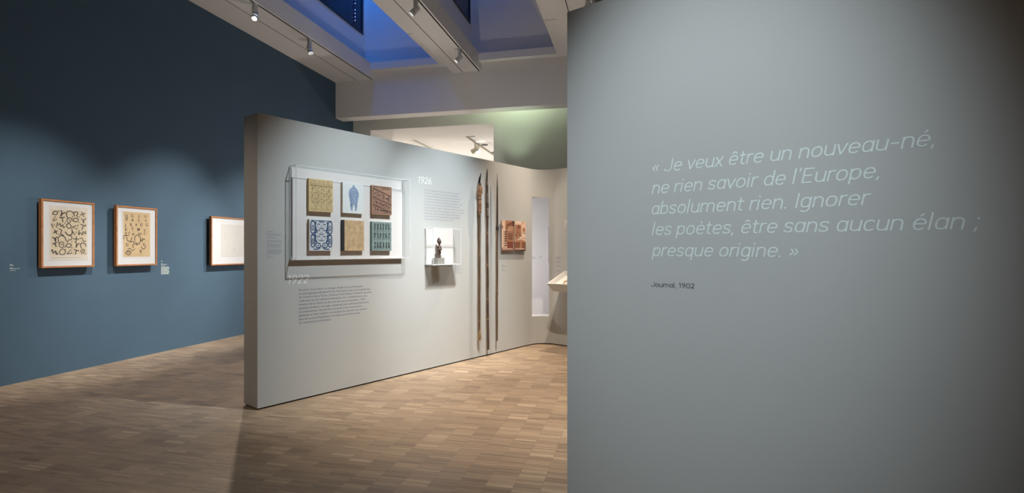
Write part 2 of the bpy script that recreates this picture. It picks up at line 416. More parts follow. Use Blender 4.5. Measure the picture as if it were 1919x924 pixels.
# side and rear walls of the gallery
mb = MB(); mb.box(12.0, 12.2, -17.0, 10.2, 0, 7.6); struct(mb.build('wall_right', M['white_plaster'], M4=ROOMM))
mb = MB(); mb.box(-0.25, 12.2, -17.2, -17.0, 0, 7.6); struct(mb.build('wall_front', M['white_plaster'], M4=ROOMM))
# ceiling beams with track slot, groove and ledges;  (left edge, groove, right edge)
LZ0, LZ1 = 5.027, 5.17
BEAMS = [(0.0, 0.509, 0.889), (2.611, 2.818, 3.191), (4.956, 5.172, 5.531), (7.30, 7.516, 7.875), (9.644, 9.86, 10.22)]
SLOT_W = 0.030
for i, (a, g, r) in enumerate(BEAMS):
    mb = MB()
    # underside in three planks so that the groove and the track slot are real gaps
    sl = r - 0.055
    for x0, x1 in ((a, g - 0.007), (g + 0.007, sl), (sl + SLOT_W, r)):
        mb.box(x0, x1, -16.99, -0.001, ZC, ZC + 0.03)
    mb.box(a, r, -16.99, -0.001, ZC + 0.03, LZ1)
    if i: mb.box(a - 0.25, a, -16.99, -0.001, LZ0, LZ1)     # ledge to the left of the beam
    b = mb.build('ceiling_beam', M['white_plaster'], M4=ROOMM); struct(b)
    mb = MB()
    for x0, x1 in ((g - 0.007, g + 0.007), (sl, sl + SLOT_W)): mb.box(x0, x1, -16.98, -0.01, ZC + 0.001, ZC + 0.0299)
    if i:
        for dj in (-1.62, -4.62): mb.box(a - 0.25, a, dj, dj + 0.010, LZ0 - 0.0006, LZ0 + 0.001)
    struct(mb.build('ceiling_joint', M['slot_dark'], M4=ROOMM))
# cross ledge in each bay, skylight shafts: upright window wall on the left, raking slope on the right
SHAFT = []
for i in range(4):
    l = BEAMS[i][2]; r = BEAMS[i + 1][0]
    mb = MB(); mb.box(l, r - 0.25, -0.16, -0.001, LZ0, LZ1); struct(mb.build('ceiling_ledge', M['white_plaster'], M4=ROOMM))
    sw = l - 0.20
    WZ = 5.773
    mb = MB()
    mb.box(sw - 0.12, sw, -16.99, -0.001, LZ1, WZ); mb.box(sw - 0.12, sw, -0.10, -0.001, WZ, 7.6)
    struct(mb.build('ceiling_shaft_wall', M['white_plaster'], M4=ROOMM))
    # raking side
    x0, x1 = r - 0.25, sw + 0.05
    z1 = LZ1 + 0.05 + (x0 - x1) * 1.752
    mb = MB(); mb.prism([(x0 + 0.02, LZ1), (x0 + 0.10, LZ1), (x1 + 0.10, z1), (x1, z1)], 0.001, 16.99)
    m4 = ROOMM @ Matrix.Rotation(PI / 2, 4, 'X')
    struct(mb.build('ceiling_slope', M['white_plaster'], M4=m4))
    # window strip
    wroot = thing('window_%d' % (i + 1), ROOMM @ Matrix.Translation((sw, -0.10, WZ)), 'dark skylight window at night in the shaft', 'window'); struct(wroot)
    del wroot['label']; del wroot['category']
    mb = MB(); mb.box(-0.08, 0.0, -16.85, -0.06, 0.045, 1.7); mb.build('window_pane', M['night'], wroot)
    mb = MB(); mb.box(-0.08, 0.012, -16.88, 0.0, 0.0, 0.05); mb.box(-0.08, 0.012, -0.06, 0.0, 0.05, 1.8); mb.box(-0.08, 0.012, -16.88, 0, 1.7, 1.8)
    for k in range(1, 6): mb.box(-0.08, 0.01, -2.9 * k - 0.06, -2.9 * k, 0.05, 1.7)
    mb.build('window_frame', M['black_metal'], wroot)
    SHAFT.append((sw, l, r))

# ------------------------------------------------------------------ free-standing partition with the curved alcove
TH, HP, RAD = 0.245, 2.512, 0.27
GAP = 0.014
def parc(r, a0, a1, n=14):    # in partition local coordinates x along, y = -out (so out is negative y)
    return [(LCOR - RAD + r * math.sin(a), -(RAD - r * math.cos(a))) for a in [a0 + (a1 - a0) * k / n for k in range(n + 1)]]
def arc_angle_from_u(u):
    best = None
    for k in range(2001):
        a = PI / 2 * k / 2000; x, y = LCOR - RAD + RAD * math.sin(a), RAD - RAD * math.cos(a)
        p = WP.pt(x, 0, y); uu = CXP + FPX * p.x / p.y
        if best is None or abs(uu - u) < best[0]: best = (abs(uu - u), a)
    return best[1]
aL, aR = arc_angle_from_u(997.0), arc_angle_from_u(1028.8)
SZ0, SZ1 = 0.405, 2.115
mb = MB()
mb.prism([(0, 0), (LCOR - RAD, 0), (LCOR - RAD, TH), (0, TH)], GAP, HP)
part = mb.build('wall_partition', M['grey_wall'], M4=PARTM); struct(part)
mb = MB()
def arc_block(a0, a1, z0, z1):
    inner = parc(RAD, a0, a1); outer = parc(RAD + TH, a0, a1)
    mb.prism(inner + outer[::-1], z0, z1)
if aL > 0.01: arc_block(0, aL, GAP, HP)
arc_block(aR, PI / 2, GAP, HP); arc_block(aL, aR, GAP, SZ0); arc_block(aL, aR, SZ1, HP)
bm = bmesh.new()
part = mb.build('wall_alcove_corner', M['grey_wall'], M4=PARTM); struct(part)
bm.from_mesh(part.data); bmesh.ops.remove_doubles(bm, verts=bm.verts, dist=1e-5)
bmesh.ops.recalc_face_normals(bm, faces=bm.faces); bm.to_mesh(part.data); bm.free()
hardsmooth(part, 30)
mb = MB(); mb.prism([(LCOR, -3.2), (LCOR + TH, -3.2), (LCOR + TH, -RAD), (LCOR, -RAD)], GAP, HP); struct(mb.build('wall_alcove_end', M['grey_wall'], M4=PARTM))
mb = MB(); q = 0.012
mb.prism([(q, q), (LCOR - RAD, q), (LCOR - RAD, TH - q), (q, TH - q)], 0, GAP)
inner = parc(RAD + q, 0, PI / 2); outer = parc(RAD + TH - q, 0, PI / 2); mb.prism(inner + outer[::-1], 0, GAP)
mb.prism([(LCOR + q, -3.2), (LCOR + TH - q, -3.2), (LCOR + TH - q, -RAD), (LCOR + q, -RAD)], 0, GAP)
struct(mb.build('baseboard_partition', M['gap'], M4=PARTM))
# right-hand wall carrying the quotation
RIGHTM = Matrix.Translation((R0[0], R0[1], 0)) @ Matrix.Rotation(math.atan2(NP[1], NP[0]), 4, 'Z')
mb = MB(); mb.box(0, 3.4, 0, TH, GAP, HP); struct(mb.build('wall_quotation', M['grey_wall'], M4=RIGHTM))
mb = MB(); mb.box(q, 3.38, q, TH - q, 0, GAP); struct(mb.build('baseboard_quotation', M['gap'], M4=RIGHTM))
# white wall seen through the tall slot in the alcove
WS = Frame((-0.55, 9.35), (1, -0.2332))
mb = MB(); mb.box(0, 2.4, 0.0, 2.45, -0.2, 0); struct(mb.build('wall_passage', M['white_wall'], M4=WS.mat()))

# ================================================================== LAMPS
def track_spot(base, target, watts, cone, blend, col, label, lens='lens_soft', size=0.035, hd=0.085):
    t = thing('track_spotlight', Matrix.Translation(base) @ Matrix.Rotation(ROOMROT, 4, 'Z'), label, 'spotlight', 'spotlights on the ceiling tracks')
    mb = MB(); mb.box(-0.012, 0.012, -0.05, 0.05, -0.012, 0.004); mb.build('track_adapter', M['lamp_dark'], t)
    mb = MB(); mb.box(-0.022, 0.022, -0.035, 0.035, -0.165, -0.008); mb.build('driver_housing', M['lamp_body'], t, bevel=0.004)
    piv = Vector((0, 0, -0.185))
    loc = t.matrix_world.inverted() @ Vector(target)
    dv = (loc - piv).normalized(); qt = Vector((0, 0, -1)).rotation_difference(dv)
    m4 = Matrix.Translation(piv + dv * 0.0) @ qt.to_matrix().to_4x4()
    mb = MB(); mb.tube([(0, 0, 0.055), (0, 0, 0.05), (0, 0, -0.035)], [0.034, 0.040, 0.042], 20); hardsmooth(mb.build('lamp_head', M['lamp_body'], t, m4))
    mb = MB(); mb.tube([(0, 0, -0.035), (0, 0, -0.042)], 0.038, 20); hardsmooth(mb.build('joint_ring', M['lamp_dark'], t, m4))
    mb = MB(); n = 24
    prof = [(-0.042, 0.043), (-0.088, 0.045), (-0.088, 0.038), (-0.078, 0.036)]
    mb.tube([(0, 0, z) for z, _ in prof], [r for _, r in prof], n, caps=False); hardsmooth(mb.build('front_ring', M['lamp_body'], t, m4, recalc=False))
    mb = MB(); mb.disc(0, 0, 0.038, -0.0875, n); mb.build('lens', M[lens], t, m4)
    ld = bpy.data.lights.new('spot_beam', 'SPOT'); ld.energy = watts; ld.spot_size = math.radians(cone); ld.spot_blend = blend; ld.color = col; ld.shadow_soft_size = size
    lo = bpy.data.objects.new('spot_beam', ld); COL.objects.link(lo); lo.parent = t; lo.matrix_local = m4 @ Matrix.Translation((0, 0, -0.10))
    return t
def slot_s(i): return BEAMS[i][2] - 0.055 + SLOT_W / 2
def track(i, d): return room(slot_s(i), d, ZC + 0.012)
def track_at_u(i, u):
    """distance along beam i at which its track crosses image column u"""
    lo, hi = -9.0, 0.0
    f = lambda d: (lambda p: CXP + FPX * p.x / p.y - u)(track(i, d))
    for _ in range(60):
        m = (lo + hi) / 2
        if f(lo) * f(m) <= 0: hi = m
        else: lo = m
    return (lo + hi) / 2
# lamps the photo shows
track_spot(track(0, track_at_u(0, 478)), Vector((-2.6, 3.9, 0.0)), 390, 64, 0.6, WARM, 'lit grey spotlight on the beam along the blue wall, glaring straight at us', lens='lens_bright')
track_spot(track(0, track_at_u(0, 580)), Vector((-1.5, 7.2, 0.0)), 150, 50, 0.8, WARM, 'grey spotlight with tilted head on the beam along the blue wall, beyond the glaring one')
track_spot(track(1, track_at_u(1, 779)), WB.pt(-4.2, 0.92), 1270, 38, 1.0, NEUT, 'grey spotlight on the middle ceiling beam, nearer one, cut by the photo edge')
track_spot(track(1, track_at_u(1, 861)), WB.pt(-2.7, 0.92), 1230, 38, 1.0, NEUT, 'small grey spotlight at the far end of the middle ceiling beam')
track_spot(track(2, track_at_u(2, 1101)), WP.pt(3.2, 1.15), 800, 40, 1.0, WARM, 'spotlight just showing at the top edge above the quotation wall corner')
# unseen lamps on these tracks: exhibit spots, then fill lamps added for brightness
track_spot(track(1, -6.6), WB.pt(-5.6, 0.95), 900, 37, 1.0, NEUT, 'grey track spotlight aimed at the left framed drawing')
track_spot(track(2, -6.1), WP.pt(0.95, 1.08), 740, 44, 1.0, COOL, 'grey track spotlight aimed at the book case')
track_spot(track(2, -5.3), WP.pt(2.3, 1.25), 950, 37, 1.0, COOL, 'grey track spotlight aimed at the figurine case')
track_spot(track(2, -4.9), WG.pt(0.5, 1.3), 480, 36, 1.0, WARM, 'grey track spotlight aimed at the alcove wall')
track_spot(track(2, -10.2), WR.pt(0.60, 1.47), 730, 32, 1.0, COOL, 'grey track spotlight aimed at the quotation')
track_spot(track(2, -5.6), Vector((0.25, 5.2, 0)), 1200, 68, 1.0, WARM, 'grey track spotlight washing the floor before the partition')  # first of the added fill spots, which run down to the cross beam
track_spot(track(1, -8.2), Vector((-0.6, 2.9, 0)), 110, 55, 1.0, NEUT, 'grey track spotlight washing the floor near the viewer')
track_spot(track(0, -9.0), WP.pt(0, 1.2, -.12), 230, 27, 1.0, WARM, 'grey track spotlight aimed at the end of the partition')
track_spot(track(2, -12.0), Vector((0.5, -4.5, 0)), 800, 75, 1.0, NEUT, 'grey track spotlight washing the floor behind the viewer')
track_spot(track(1, -13.5), Vector((-3.5, -5.0, 0)), 800, 75, 1.0, NEUT, 'grey track spotlight washing the floor at the rear left')
track_spot(track(2, -8.0), room(2.0, 0, 4.2), 45, 40, 1.0, NEUT, 'grey track spotlight aimed at the cross beam', size=.4)
track_spot(track(3, -7.0), room(4.6, 0, 4.1), 60, 46, 1.0, NEUT, 'grey track spotlight aimed at the right part of the cross beam', size=.4)
# blue lighting inside the skylight shafts
for i, (pw, bs) in enumerate(((66, 1.0), (12, 1.0))):
    sw, l, r = SHAFT[i]
    ld = bpy.data.lights.new('shaft_lamp', 'AREA'); ld.shape = 'RECTANGLE'; ld.size = 0.5; ld.size_y = 2.2; ld.energy = pw; ld.color = (0.0, 0.2, 1.0)
    lo = bpy.data.objects.new('shaft_lamp', ld); COL.objects.link(lo)
    p = room(sw + 0.5, -1.3, 7.3); lo.matrix_world = Matrix.Translation(p) @ Matrix.Rotation(ROOMROT, 4, 'Z')
# unseen point lights added to brighten the room beyond and the passage
def point(loc, watts, col, size=0.1):
    ld = bpy.data.lights.new('lamp', 'POINT'); ld.energy = watts; ld.color = col; ld.shadow_soft_size = size
    lo = bpy.data.objects.new('lamp', ld); COL.objects.link(lo); lo.location = loc
point(room(1.5, 4.6, 1.6), 150, (1, 0.96, 0.92)); point(room(4.0, 5.0, 1.6), 150, (1, 0.98, 0.96)); point(room(-0.6, 3.6, 1.6), 100, (1, 0.93, 0.82))
point(WS.pt(0.0, 1.2, 1.3), 85, (1, 0.96, 0.95))
point(room(3.8, 0.5, 4.95), 32, (0.76, 1.0, 0.72), 0.06)
ld = bpy.data.lights.new('green_uplight', 'SPOT'); ld.energy = 36; ld.spot_size = math.radians(64); ld.spot_blend = 1.0; ld.color = (0.78, 1.0, 0.74); ld.shadow_soft_size = 0.05
lo = bpy.data.objects.new('green_uplight', ld); COL.objects.link(lo)  # unseen light added for the greenish streak under the cross beam
lo.location = room(3.8, 0.12, 2.6); tv = room(3.75, 0.5, 4.3) - lo.location; lo.rotation_euler = tv.to_track_quat('-Z', 'Y').to_euler()

# ================================================================== BLUE WALL: framed drawings
def framed(u0, u1, vt, vb, off, fw, label, sheet_px=None, sheet_m=None, art=None):
    x0, x1, y0, y1 = WB.rect(u0, u1, vt, vb, off)
    W, H = x1 - x0, y1 - y0
    t = thing('framed_drawing', WB.mat(x0, y0, 0), label, 'framed picture', 'framed drawings on the blue wall')
    mb = MB()
    D = off
    for (a, b, c, d) in ((0, fw, 0, H), (W - fw, W, 0, H), (fw, W - fw, 0, fw), (fw, W - fw, H - fw, H)): mb.box(a, b, c, d, D - 0.042, D)
    mb.build('frame', M['oak'], t, bevel=0.0015)
    mb = MB(); mb.box(fw * 0.6, W - fw * 0.6, fw * 0.6, H - fw * 0.6, D - 0.036, D - 0.010); mt = mb.build('mat', M['mat_board'], t)
    mb = MB(); mb.box(fw * 3, W - fw * 3, fw * 3, H - fw * 3, 0.0, D - 0.034); mb.build('backing_spacer', M['black_metal'], t)
    a0, a1, b0, b1 = [q - k for q, k in zip(WB.rect(*sheet_px, off - 0.01), (x0, x0, y0, y0))]
    return t, mt, (W, H, D), (a0, a1, b0, b1)
def spline(pts, n=6):
    out = []; P = [Vector(p) for p in pts]; P = [P[0] * 2 - P[1]] + P + [P[-1] * 2 - P[-2]]
    for i in range(1, len(P) - 2):
        for k in range(n):
            t = k / n; a, b, c, d = P[i - 1], P[i], P[i + 1], P[i + 2]
            out.append(0.5 * ((2 * b) + (c - a) * t + (2 * a - 5 * b + 4 * c - d) * t * t + (3 * b - a - 3 * c + d) * t ** 3))
    out.append(P[-2]); return out
# -- first: generic field of black brush marks
t, mt, (W, H, D), (a0, a1, b0, b1) = framed(77.8, 177.2, 371.8, 502.8, 0.082, 0.019, 'framed drawing of thick black curving signs on cream paper, wider wooden frame at far left', (92.0, 164.7, 384.5, 488.2))
zs = D - 0.0085
mb = MB(); mb.bar(a0, a1, b0, b1, zs); sh = mb.build('sheet', M['sheet_light'], t)
c0, c1, d0, d1 = a0 + (a1 - a0) * 0.045, a1 - (a1 - a0) * 0.05, b0 + (b1 - b0) * 0.10, b1 - (b1 - b0) * 0.075
mb = MB(); mb.bar(c0, c1, d0, d1, zs + 0.0006); mb.build('drawing_paper', M['sheet_cream'], sh)
mb = MB(); rnd = random.Random(31)
cw, ch = c1 - c0, d1 - d0
def glyph(mb, kind, cx, cy, s, wd, z, rot=0.0):
    G = {
        'arch': [[(-.5, -.5), (-.45, .15), (0, .5), (.45, .15), (.5, -.5)]],
        'wave': [[(-.6, -.1), (-.35, .25), (-.1, -.2), (.15, .25), (.4, -.2), (.6, .1)]],
        'hook': [[(-.3, .5), (.2, .5), (.35, .15), (0, -.1), (-.05, -.5)]],
        'tee': [[(-.45, .3), (.45, .3)], [(0, .3), (0, -.45)]],
        'cross': [[(-.4, 0), (.4, .05)], [(0, .4), (.03, -.4)]],
        'ring': [[(.35 * math.cos(a), .42 * math.sin(a)) for a in [k * PI / 5 for k in range(11)]]],
        'cup': [[(-.5, .3), (-.3, -.3), (.2, -.35), (.5, .25)]],
        'zig': [[(-.55, .35), (-.25, -.35), (0, .2), (.25, -.35), (.5, .35)]],
        'step': [[(-.6, .4), (-.1, .35), (-.05, -.3), (.5, -.35)]],
        'eye': [[(-.5, 0), (-.1, .3), (.4, .05), (0, -.3), (-.5, 0)]],
        'spiral': [[(.4, .2), (0, .45), (-.4, 0), (0, -.4), (.3, -.1), (.05, .12), (-.1, 0)]],
        'tri': [[(-.4, -.2), (.35, .35), (.3, -.3), (-.4, -.2)]],
        'vee': [[(-.4, .35), (-.1, .15), (0, -.45)], [(0, -.45), (.12, .2), (.42, .3)]],
    }[kind]
    cr, sr = math.cos(rot), math.sin(rot)
    for pl in G:
        pp = pl if kind in ('tee', 'cross', 'zig', 'step', 'tri') else spline([(p[0], p[1]) for p in pl], 5)
        pp = [(cx + s * (p[0] * cr - p[1] * sr), cy + s * (p[0] * sr + p[1] * cr)) for p in pp]
        pp = [(min(max(x, c0 + .004), c1 - .004), min(max(y, d0 + .004), d1 - .004)) for x, y in pp]
        mb.stroke(pp, wd, z, 0.12)
kinds = ['wave', 'hook', 'tee', 'cup', 'vee', 'ring', 'cross', 'spiral', 'zig', 'arch', 'tri', 'step', 'eye']
order = []
for rr in range(7):
    for cc in range(5):
        order.append((cc, rr))
for k, (cc, rr) in enumerate(order):
    kd = kinds[(k * 5 + rr * 3) % len(kinds)]
    x = c0 + cw * ((cc + .5) / 5 + rnd.uniform(-.02, .02)); y = d0 + ch * ((rr + .5) / 7 + rnd.uniform(-.012, .012))
    glyph(mb, kd, x, y, cw * rnd.uniform(.15, .225), cw * rnd.uniform(.020, .031), zs + .0012, rnd.uniform(-.5, .5))
    if rnd.random() < .45: mb.disc(min(x + cw * .085, c1 - .006), y + ch * .05 * rnd.choice((-1, 1)), cw * .016, zs + .0012)
mb.build('ink_strokes', M['ink'], sh, recalc=False)
mb = MB(); rnd = random.Random(3); mb.bar(a0 + (a1 - a0) * .06, a1 - (a1 - a0) * .2, b0 + (b1 - b0) * .045, b0 + (b1 - b0) * .05, zs + .001); mb.build('caption_line', M['newsprint'], sh)
# -- second: scattered letters over newsprint
t, mt, (W, H, D), (a0, a1, b0, b1) = framed(218.2, 294.7, 384.4, 499.0, 0.082, 0.019, 'framed drawing of scattered black letters on yellowed paper, right of the wider one', (230.3, 281.0, 396.0, 481.6))
zs = D - 0.0085
mb = MB(); mb.bar(a0 - .012, a1 + .012, b0 - .012, b1 + .012, zs); mb.build('inner_mat', M['mat_board'], t)
mb = MB(); mb.bar(a0, a1, b0, b1, zs + .0006); sh = mb.build('sheet', M['sheet_news'], t)
mb = MB(); rnd = random.Random(5)
for k in range(46):
    y = b0 + (b1 - b0) * (k + .6) / 47; xx = a0 + (a1 - a0) * .04
    if rnd.random() < .8: mb.bar(xx, a1 - (a1 - a0) * rnd.uniform(.03, .3), y, y + .0016, zs + .001)
mb.build('faint_print', M['newsprint'], sh)
mb = MB(); rnd = random.Random(12); hw, hh = a1 - a0, b1 - b0
letters = 'ZXQRWSLOHKEIPUABNVGTYFCDJM'; spots = []
perm = list(letters); rnd.shuffle(perm)
rows = [(.93, 4), (.83, 4), (.74, 5), (.64, 4), (.54, 4), (.30, 3), (.12, 2)]
k = 0
for fy, n in rows:
    for j in range(n):
        x = a0 + hw * ((j + .35) / n * .92 + rnd.uniform(-.02, .02)) ; y = b0 + hh * (fy + rnd.uniform(-.025, .025)) - .03
        v, f, lo_, hi_ = text_mesh(perm[k % 26], 0, 0.012); k += 1
        sc = hw * .135; an = rnd.uniform(-.35, .35); nb = len(mb.v)
        for p in v:
            px, py = (p[0] - lo_) * sc, p[1] * sc
            mb.v.append((x + px * math.cos(an) - py * math.sin(an), y + px * math.sin(an) + py * math.cos(an), zs + .0014))
        mb.f += [tuple(nb + i for i in q_) for q_ in f]
c0, c1, d0, d1 = a0, a1, b0, b1; cw = hw
for kd, fx, fy, sc, ro in (('arch', .52, .42, .22, .1), ('cup', .22, .40, .2, 0), ('hook', .34, .27, .22, .4), ('cup', .75, .22, .16, .3), ('step', .12, .48, .25, 1.5), ('wave', .7, .38, .16, .6), ('eye', .2, .09, .24, 0), ('zig', .55, .3, .12, .2), ('step', .3, .17, .2, .7)):
    glyph(mb, kd, a0 + hw * fx, b0 + hh * fy, hw * sc, hw * .022, zs + .0014, ro)
mb.build('ink_letters', M['ink'], sh, recalc=False)
# -- third: pale drawing, half hidden by the partition
t, mt, (W, H, D), (a0, a1, b0, b1) = framed(396.2, 512.0, 404.9, 497.8, 0.082, 0.019, 'framed faint pale drawing, right side hidden behind the grey partition', (415.0, 490.0, 419.9, 481.6))
zs = D - 0.0085
mb = MB(); mb.bar(a0, a1, b0, b1, zs); sh = mb.build('sheet', M['sheet_pale'], t)
mb = MB(); rnd = random.Random(9); hw, hh = a1 - a0, b1 - b0
for k in range(14):
    x, y = a0 + hw * rnd.uniform(.08, .92), b0 + hh * rnd.uniform(.1, .9)
    mb.stroke(spline([(x, y), (x + hw * rnd.uniform(-.05, .05), y + hh * .06), (x + hw * rnd.uniform(-.06, .06), y + hh * .14)]), .0015, zs + .001)
mb.disc(a0 + hw * .29, b0 + hh * .22, .016, zs + .001, 14); mb.disc(a0 + hw * .33, b0 + hh * .83, .004, zs + .001)
mb.build('faint_marks', M['faint_ink'], sh)
# -- wall labels
def wall_label(fr, name, u0, vt, lines, m, label, block=None, off=0.0):
    """lines: (v, u_end, px height)"""
    x0, y0 = fr.hit(u0, vt); t = fr.mat(x0, y0, 0.0); mb = MB(); rnd = random.Random(int(u0 * 7 + vt))
    for v, ue, h in lines:
        xe, _ = fr.hit(ue, v); _, yb = fr.hit(u0, v); _, yt = fr.hit(u0, v - h)
        word_bars(mb, 0, yb - y0, xe - x0, yt - yb, rnd)
    if block:
        ub, v0, v1, n = block
        xe, _ = fr.hit(ub, v0)
        for k in range(n):
            v = v0 + (v1 - v0) * (k + .5) / n; _, yb = fr.hit(u0, v); _, yt = fr.hit(u0, v - (v1 - v0) / n * .72)
            word_bars(mb, 0, yb - y0, (xe - x0) * rnd.uniform(.9, 1.0), yt - yb, rnd)
    o = mb.build(name, m, M4=t); tag(o, label, 'wall label', 'small printed labels on the walls'); return o
wall_label(WB, 'wall_label', 18.5, 495, [(496.5, 24.5, 1.4), (498.2, 26, 1.2), (503.0, 25, 1.2), (504.2, 38, 1.0), (507.4, 30, .9)], M['txt_pale'], 'tiny pale label left of the wider framed drawing')
wall_label(WB, 'wall_label', 302, 488, [(490.2, 306.5, 1.4), (495.2, 305, 1.2), (496.6, 313, 1.0), (499.2, 308, .9)], M['txt_pale'], 'pale label with a dense text block right of the letter drawing', block=(318, 500.5, 515, 10))

# ================================================================== QUOTATION
t = thing('wall_quotation_text', WR.mat(0, 0, 0), 'large pale slanted French quotation on the right-hand grey wall', 'wall text')
xq, _ = WR.hit(1221.8, 440)
_, ya = WR.hit(1250, 321.9); _, yb = WR.hit(1250, 298.0); CAPQ = yb - ya
for s, ul, vl, ur, vr in (('« Je veux être un nouveau-né,', 1223, 324.2, 1751.2, 271.5), ('ne rien savoir de l’Europe,', 1221.5, 363.6, 1648.2, 331), ('absolument rien. Ignorer', 1221.5, 402.2, 1632.7, 382), ('les poètes, être sans aucun élan ;', 1221.5, 440.9, 1837, 428), ('presque origine. »', 1221.2, 480.2, 1496.5, 480)):
    x0, y0 = WR.hit(ul, vl); x1, _ = WR.hit(ur, vr)
    mb = MB(); mono_line(mb, s.replace('nouveau-né', 'nouveau-né'), x0, y0, CAPQ, x1, shear=0.2, weight=1.12); mb.build('text_line', M['txt_quote'], t, recalc=False)
x0, y0 = WR.hit(1220.5, 537.2); x1, _ = WR.hit(1301.5, 539); _, yt = WR.hit(1221, 528.2)
mb = MB(); mono_line(mb, 'Journal, 1902', 0, 0, yt - y0, x1 - x0, weight=1.6)
tag(mb.build('quotation_source', M['txt_dark'], M4=WR.mat(x0, y0, 0)), 'small dark line of lettering under the quotation', 'wall text')

# ================================================================== PARTITION TEXTS
def year(s, fr, u0, v0, u1, vtop, label, shear=0.15, m='txt_white'):
    x0, y0 = fr.hit(u0, v0); x1, _ = fr.hit(u1, v0); _, yt = fr.hit(u0, vtop)
    mb = MB(); mono_line(mb, s, 0, 0, yt - y0, x1 - x0, shear=shear, weight=1.15)
    return tag(mb.build('year_lettering', M[m], M4=fr.mat(x0, y0, 0)), label, 'wall text')
year('1922', WP, 539.8, 532.4, 578.7, 516.2, 'white year 1922 under the case of six books')
year('1926', WP, 784.1, 342.6, 808.4, 330.2, 'white year 1926 above the small case')
def paragraph(lines, fr, u0, v0, v1, longest, ulong, label, m):
    x0, y0 = fr.hit(u0, v0); _, yl = fr.hit(u0, v1); sp = (y0 - yl) / (len(lines) - 1)
    xe, _ = fr.hit(ulong, (v0 + v1) / 2)
    v, f, a, b = text_mesh(lines[longest]); sx = (xe - x0) / (b - a)
    mb = MB()
    for k, s in enumerate(lines): text_line(mb, s, 0, -k * sp, sp * 0.56, sx=sx, offset=0.008, res=2)
    return tag(mb.build('wall_text', M[m], M4=fr.mat(x0, y0, 0)), label, 'wall text')
paragraph(["Parution d’une série d’ouvrages dirigés par le philosophe", "et photographe allemand Ernst Fuhrmann sous le titre générique", "de Cultures de la Terre. Comme Orbis Pictus, l’ambition de cette", "collection est de mettre à disposition du « matériel pour une", "histoire de la culture et des arts de tous les peuples ». Klee", "possède plusieurs ouvrages consacrés aux cultures américaines", "et océaniennes. Chacun est composé d’une introduction", "générale et d’un nombre conséquent de planches qui servent", "plus de source d’inspiration formelle que d’instrument", "de connaissance historique."], WP, 560.1, 545.3, 607.1, 1, 694.0, 'ten-line dark paragraph below the year 1922', 'txt_mid')
paragraph(["Des photographies prises dans l’atelier de Klee", "à Weimar montrent que le peintre possédait", "une statuette africaine et des lances océaniennes,", "comme de nombreux artistes de sa génération.", "On ignore la provenance de la statuette Bena Lulua,", "qu’il peut avoir obtenue auprès de Carl Einstein", "ou d’une galerie faisant commerce d’objets provenant", "du Congo belge. On suppose que les lances lui ont été", "cédées par le peintre Emile Nolde et son épouse", "qui ont séjourné en Papouasie-Nouvelle-Guinée", "et dans les îles de l’Amirauté en 1914."], WP, 795.2, 356.9, 411.4, 7, 870.0, 'eleven-line grey paragraph below the year 1926', 'txt_soft')
wall_label(WP, 'wall_label', 500.3, 433, [(434.6, 514, 1.2), (439.0, 528, 1.0), (441.2, 526, 1.0), (446, 519, 1.0), (451.3, 528, 1.0), (453.8, 528, 1.0), (458.3, 527, 1.0), (460.6, 528, 1.0), (463.2, 526, 1.0), (468.4, 527, 1.0), (471, 528, 1.0), (473.3, 527, 1.0), (475.8, 524, 1.0), (478.5, 503, 1.0), (482.4, 512, 1.0)], M['txt_soft'], 'narrow column of tiny print left of the book case')
wall_label(WP, 'wall_label', 852, 493, [(500.2, 863, .8), (503, 861, .8), (505.5, 864, .8), (508.6, 862, .8), (512, 865, .8)], M['txt_soft'], 'tiny printed label at lower right of the figurine case')
wall_label(WP, 'wall_label', 940.5, 496, [(498, 944, 1.0), (499.6, 949, .9), (503.2, 943, .8), (506, 944, .8), (508.2, 952, .6)], M['txt_soft'], 'tiny printed label under the two studio photographs')

# ================================================================== BOOK CASE
def acrylic_box(t, x0, x1, y0, y1, z0, z1, th=0.006):
    """five-sided clear cover, open to the wall, with polished edges"""
    mb = MB(); e = 0.0015
    mb.quad((x0, y0, z1), (x1, y0, z1), (x1, y1, z1), (x0, y1, z1))
    mb.quad((x0, y0, z0), (x0, y0, z1), (x0, y1, z1), (x0, y1, z0)); mb.quad((x1, y0, z0), (x1, y0, z1), (x1, y1, z1), (x1, y1, z0))
    mb.quad((x0, y1, z0), (x1, y1, z0), (x1, y1, z1), (x0, y1, z1)); mb.quad((x0, y0, z0), (x1, y0, z0), (x1, y0, z1), (x0, y0, z1))
    c = mb.build('clear_cover', M['acrylic'], t, recalc=False)
    mb = MB(); h = th / 2
    for y in (y0, y1):
        mb.box(x0 - h, x1 + h, y - h, y + h, z1 - h, z1 + h)
        for x in (x0, x1): mb.box(x - h, x + h, y - h, y + h, z0, z1 - h)
    for x in (x0, x1):
        mb.box(x - h, x + h, y0 + h, y1 - h, z1 - h, z1 + h); mb.box(x - h, x + h, y0 + h, y1 - h, z0, z0 + th)
    mb.build('polished_edge', M['acrylic_edge'], t)
CD = 0.112
bx0, by1 = WP.hit(555.2, 309.0, CD); _, by0 = WP.hit(555.2, 485.5, CD); bx1, _ = WP.hit(767.6, 400, CD)
t = thing('display_case', WP.mat(bx0, by0, 0), 'wide clear wall case holding six patterned books', 'display case')
W, H = bx1 - bx0, by1 - by0
acrylic_box(t, 0, W, 0, H, 0.004, CD)
px0, ptop = WP.hit(546, 333.0, 0.03); px1, _ = WP.hit(757, 350, 0.03)
PT = ptop - by0
mb = MB(); mb.box(0.012, W - 0.03, 0.004, PT, 0.0, 0.030); mb.build('back_panel', M['case_white'], t, bevel=0.0015)
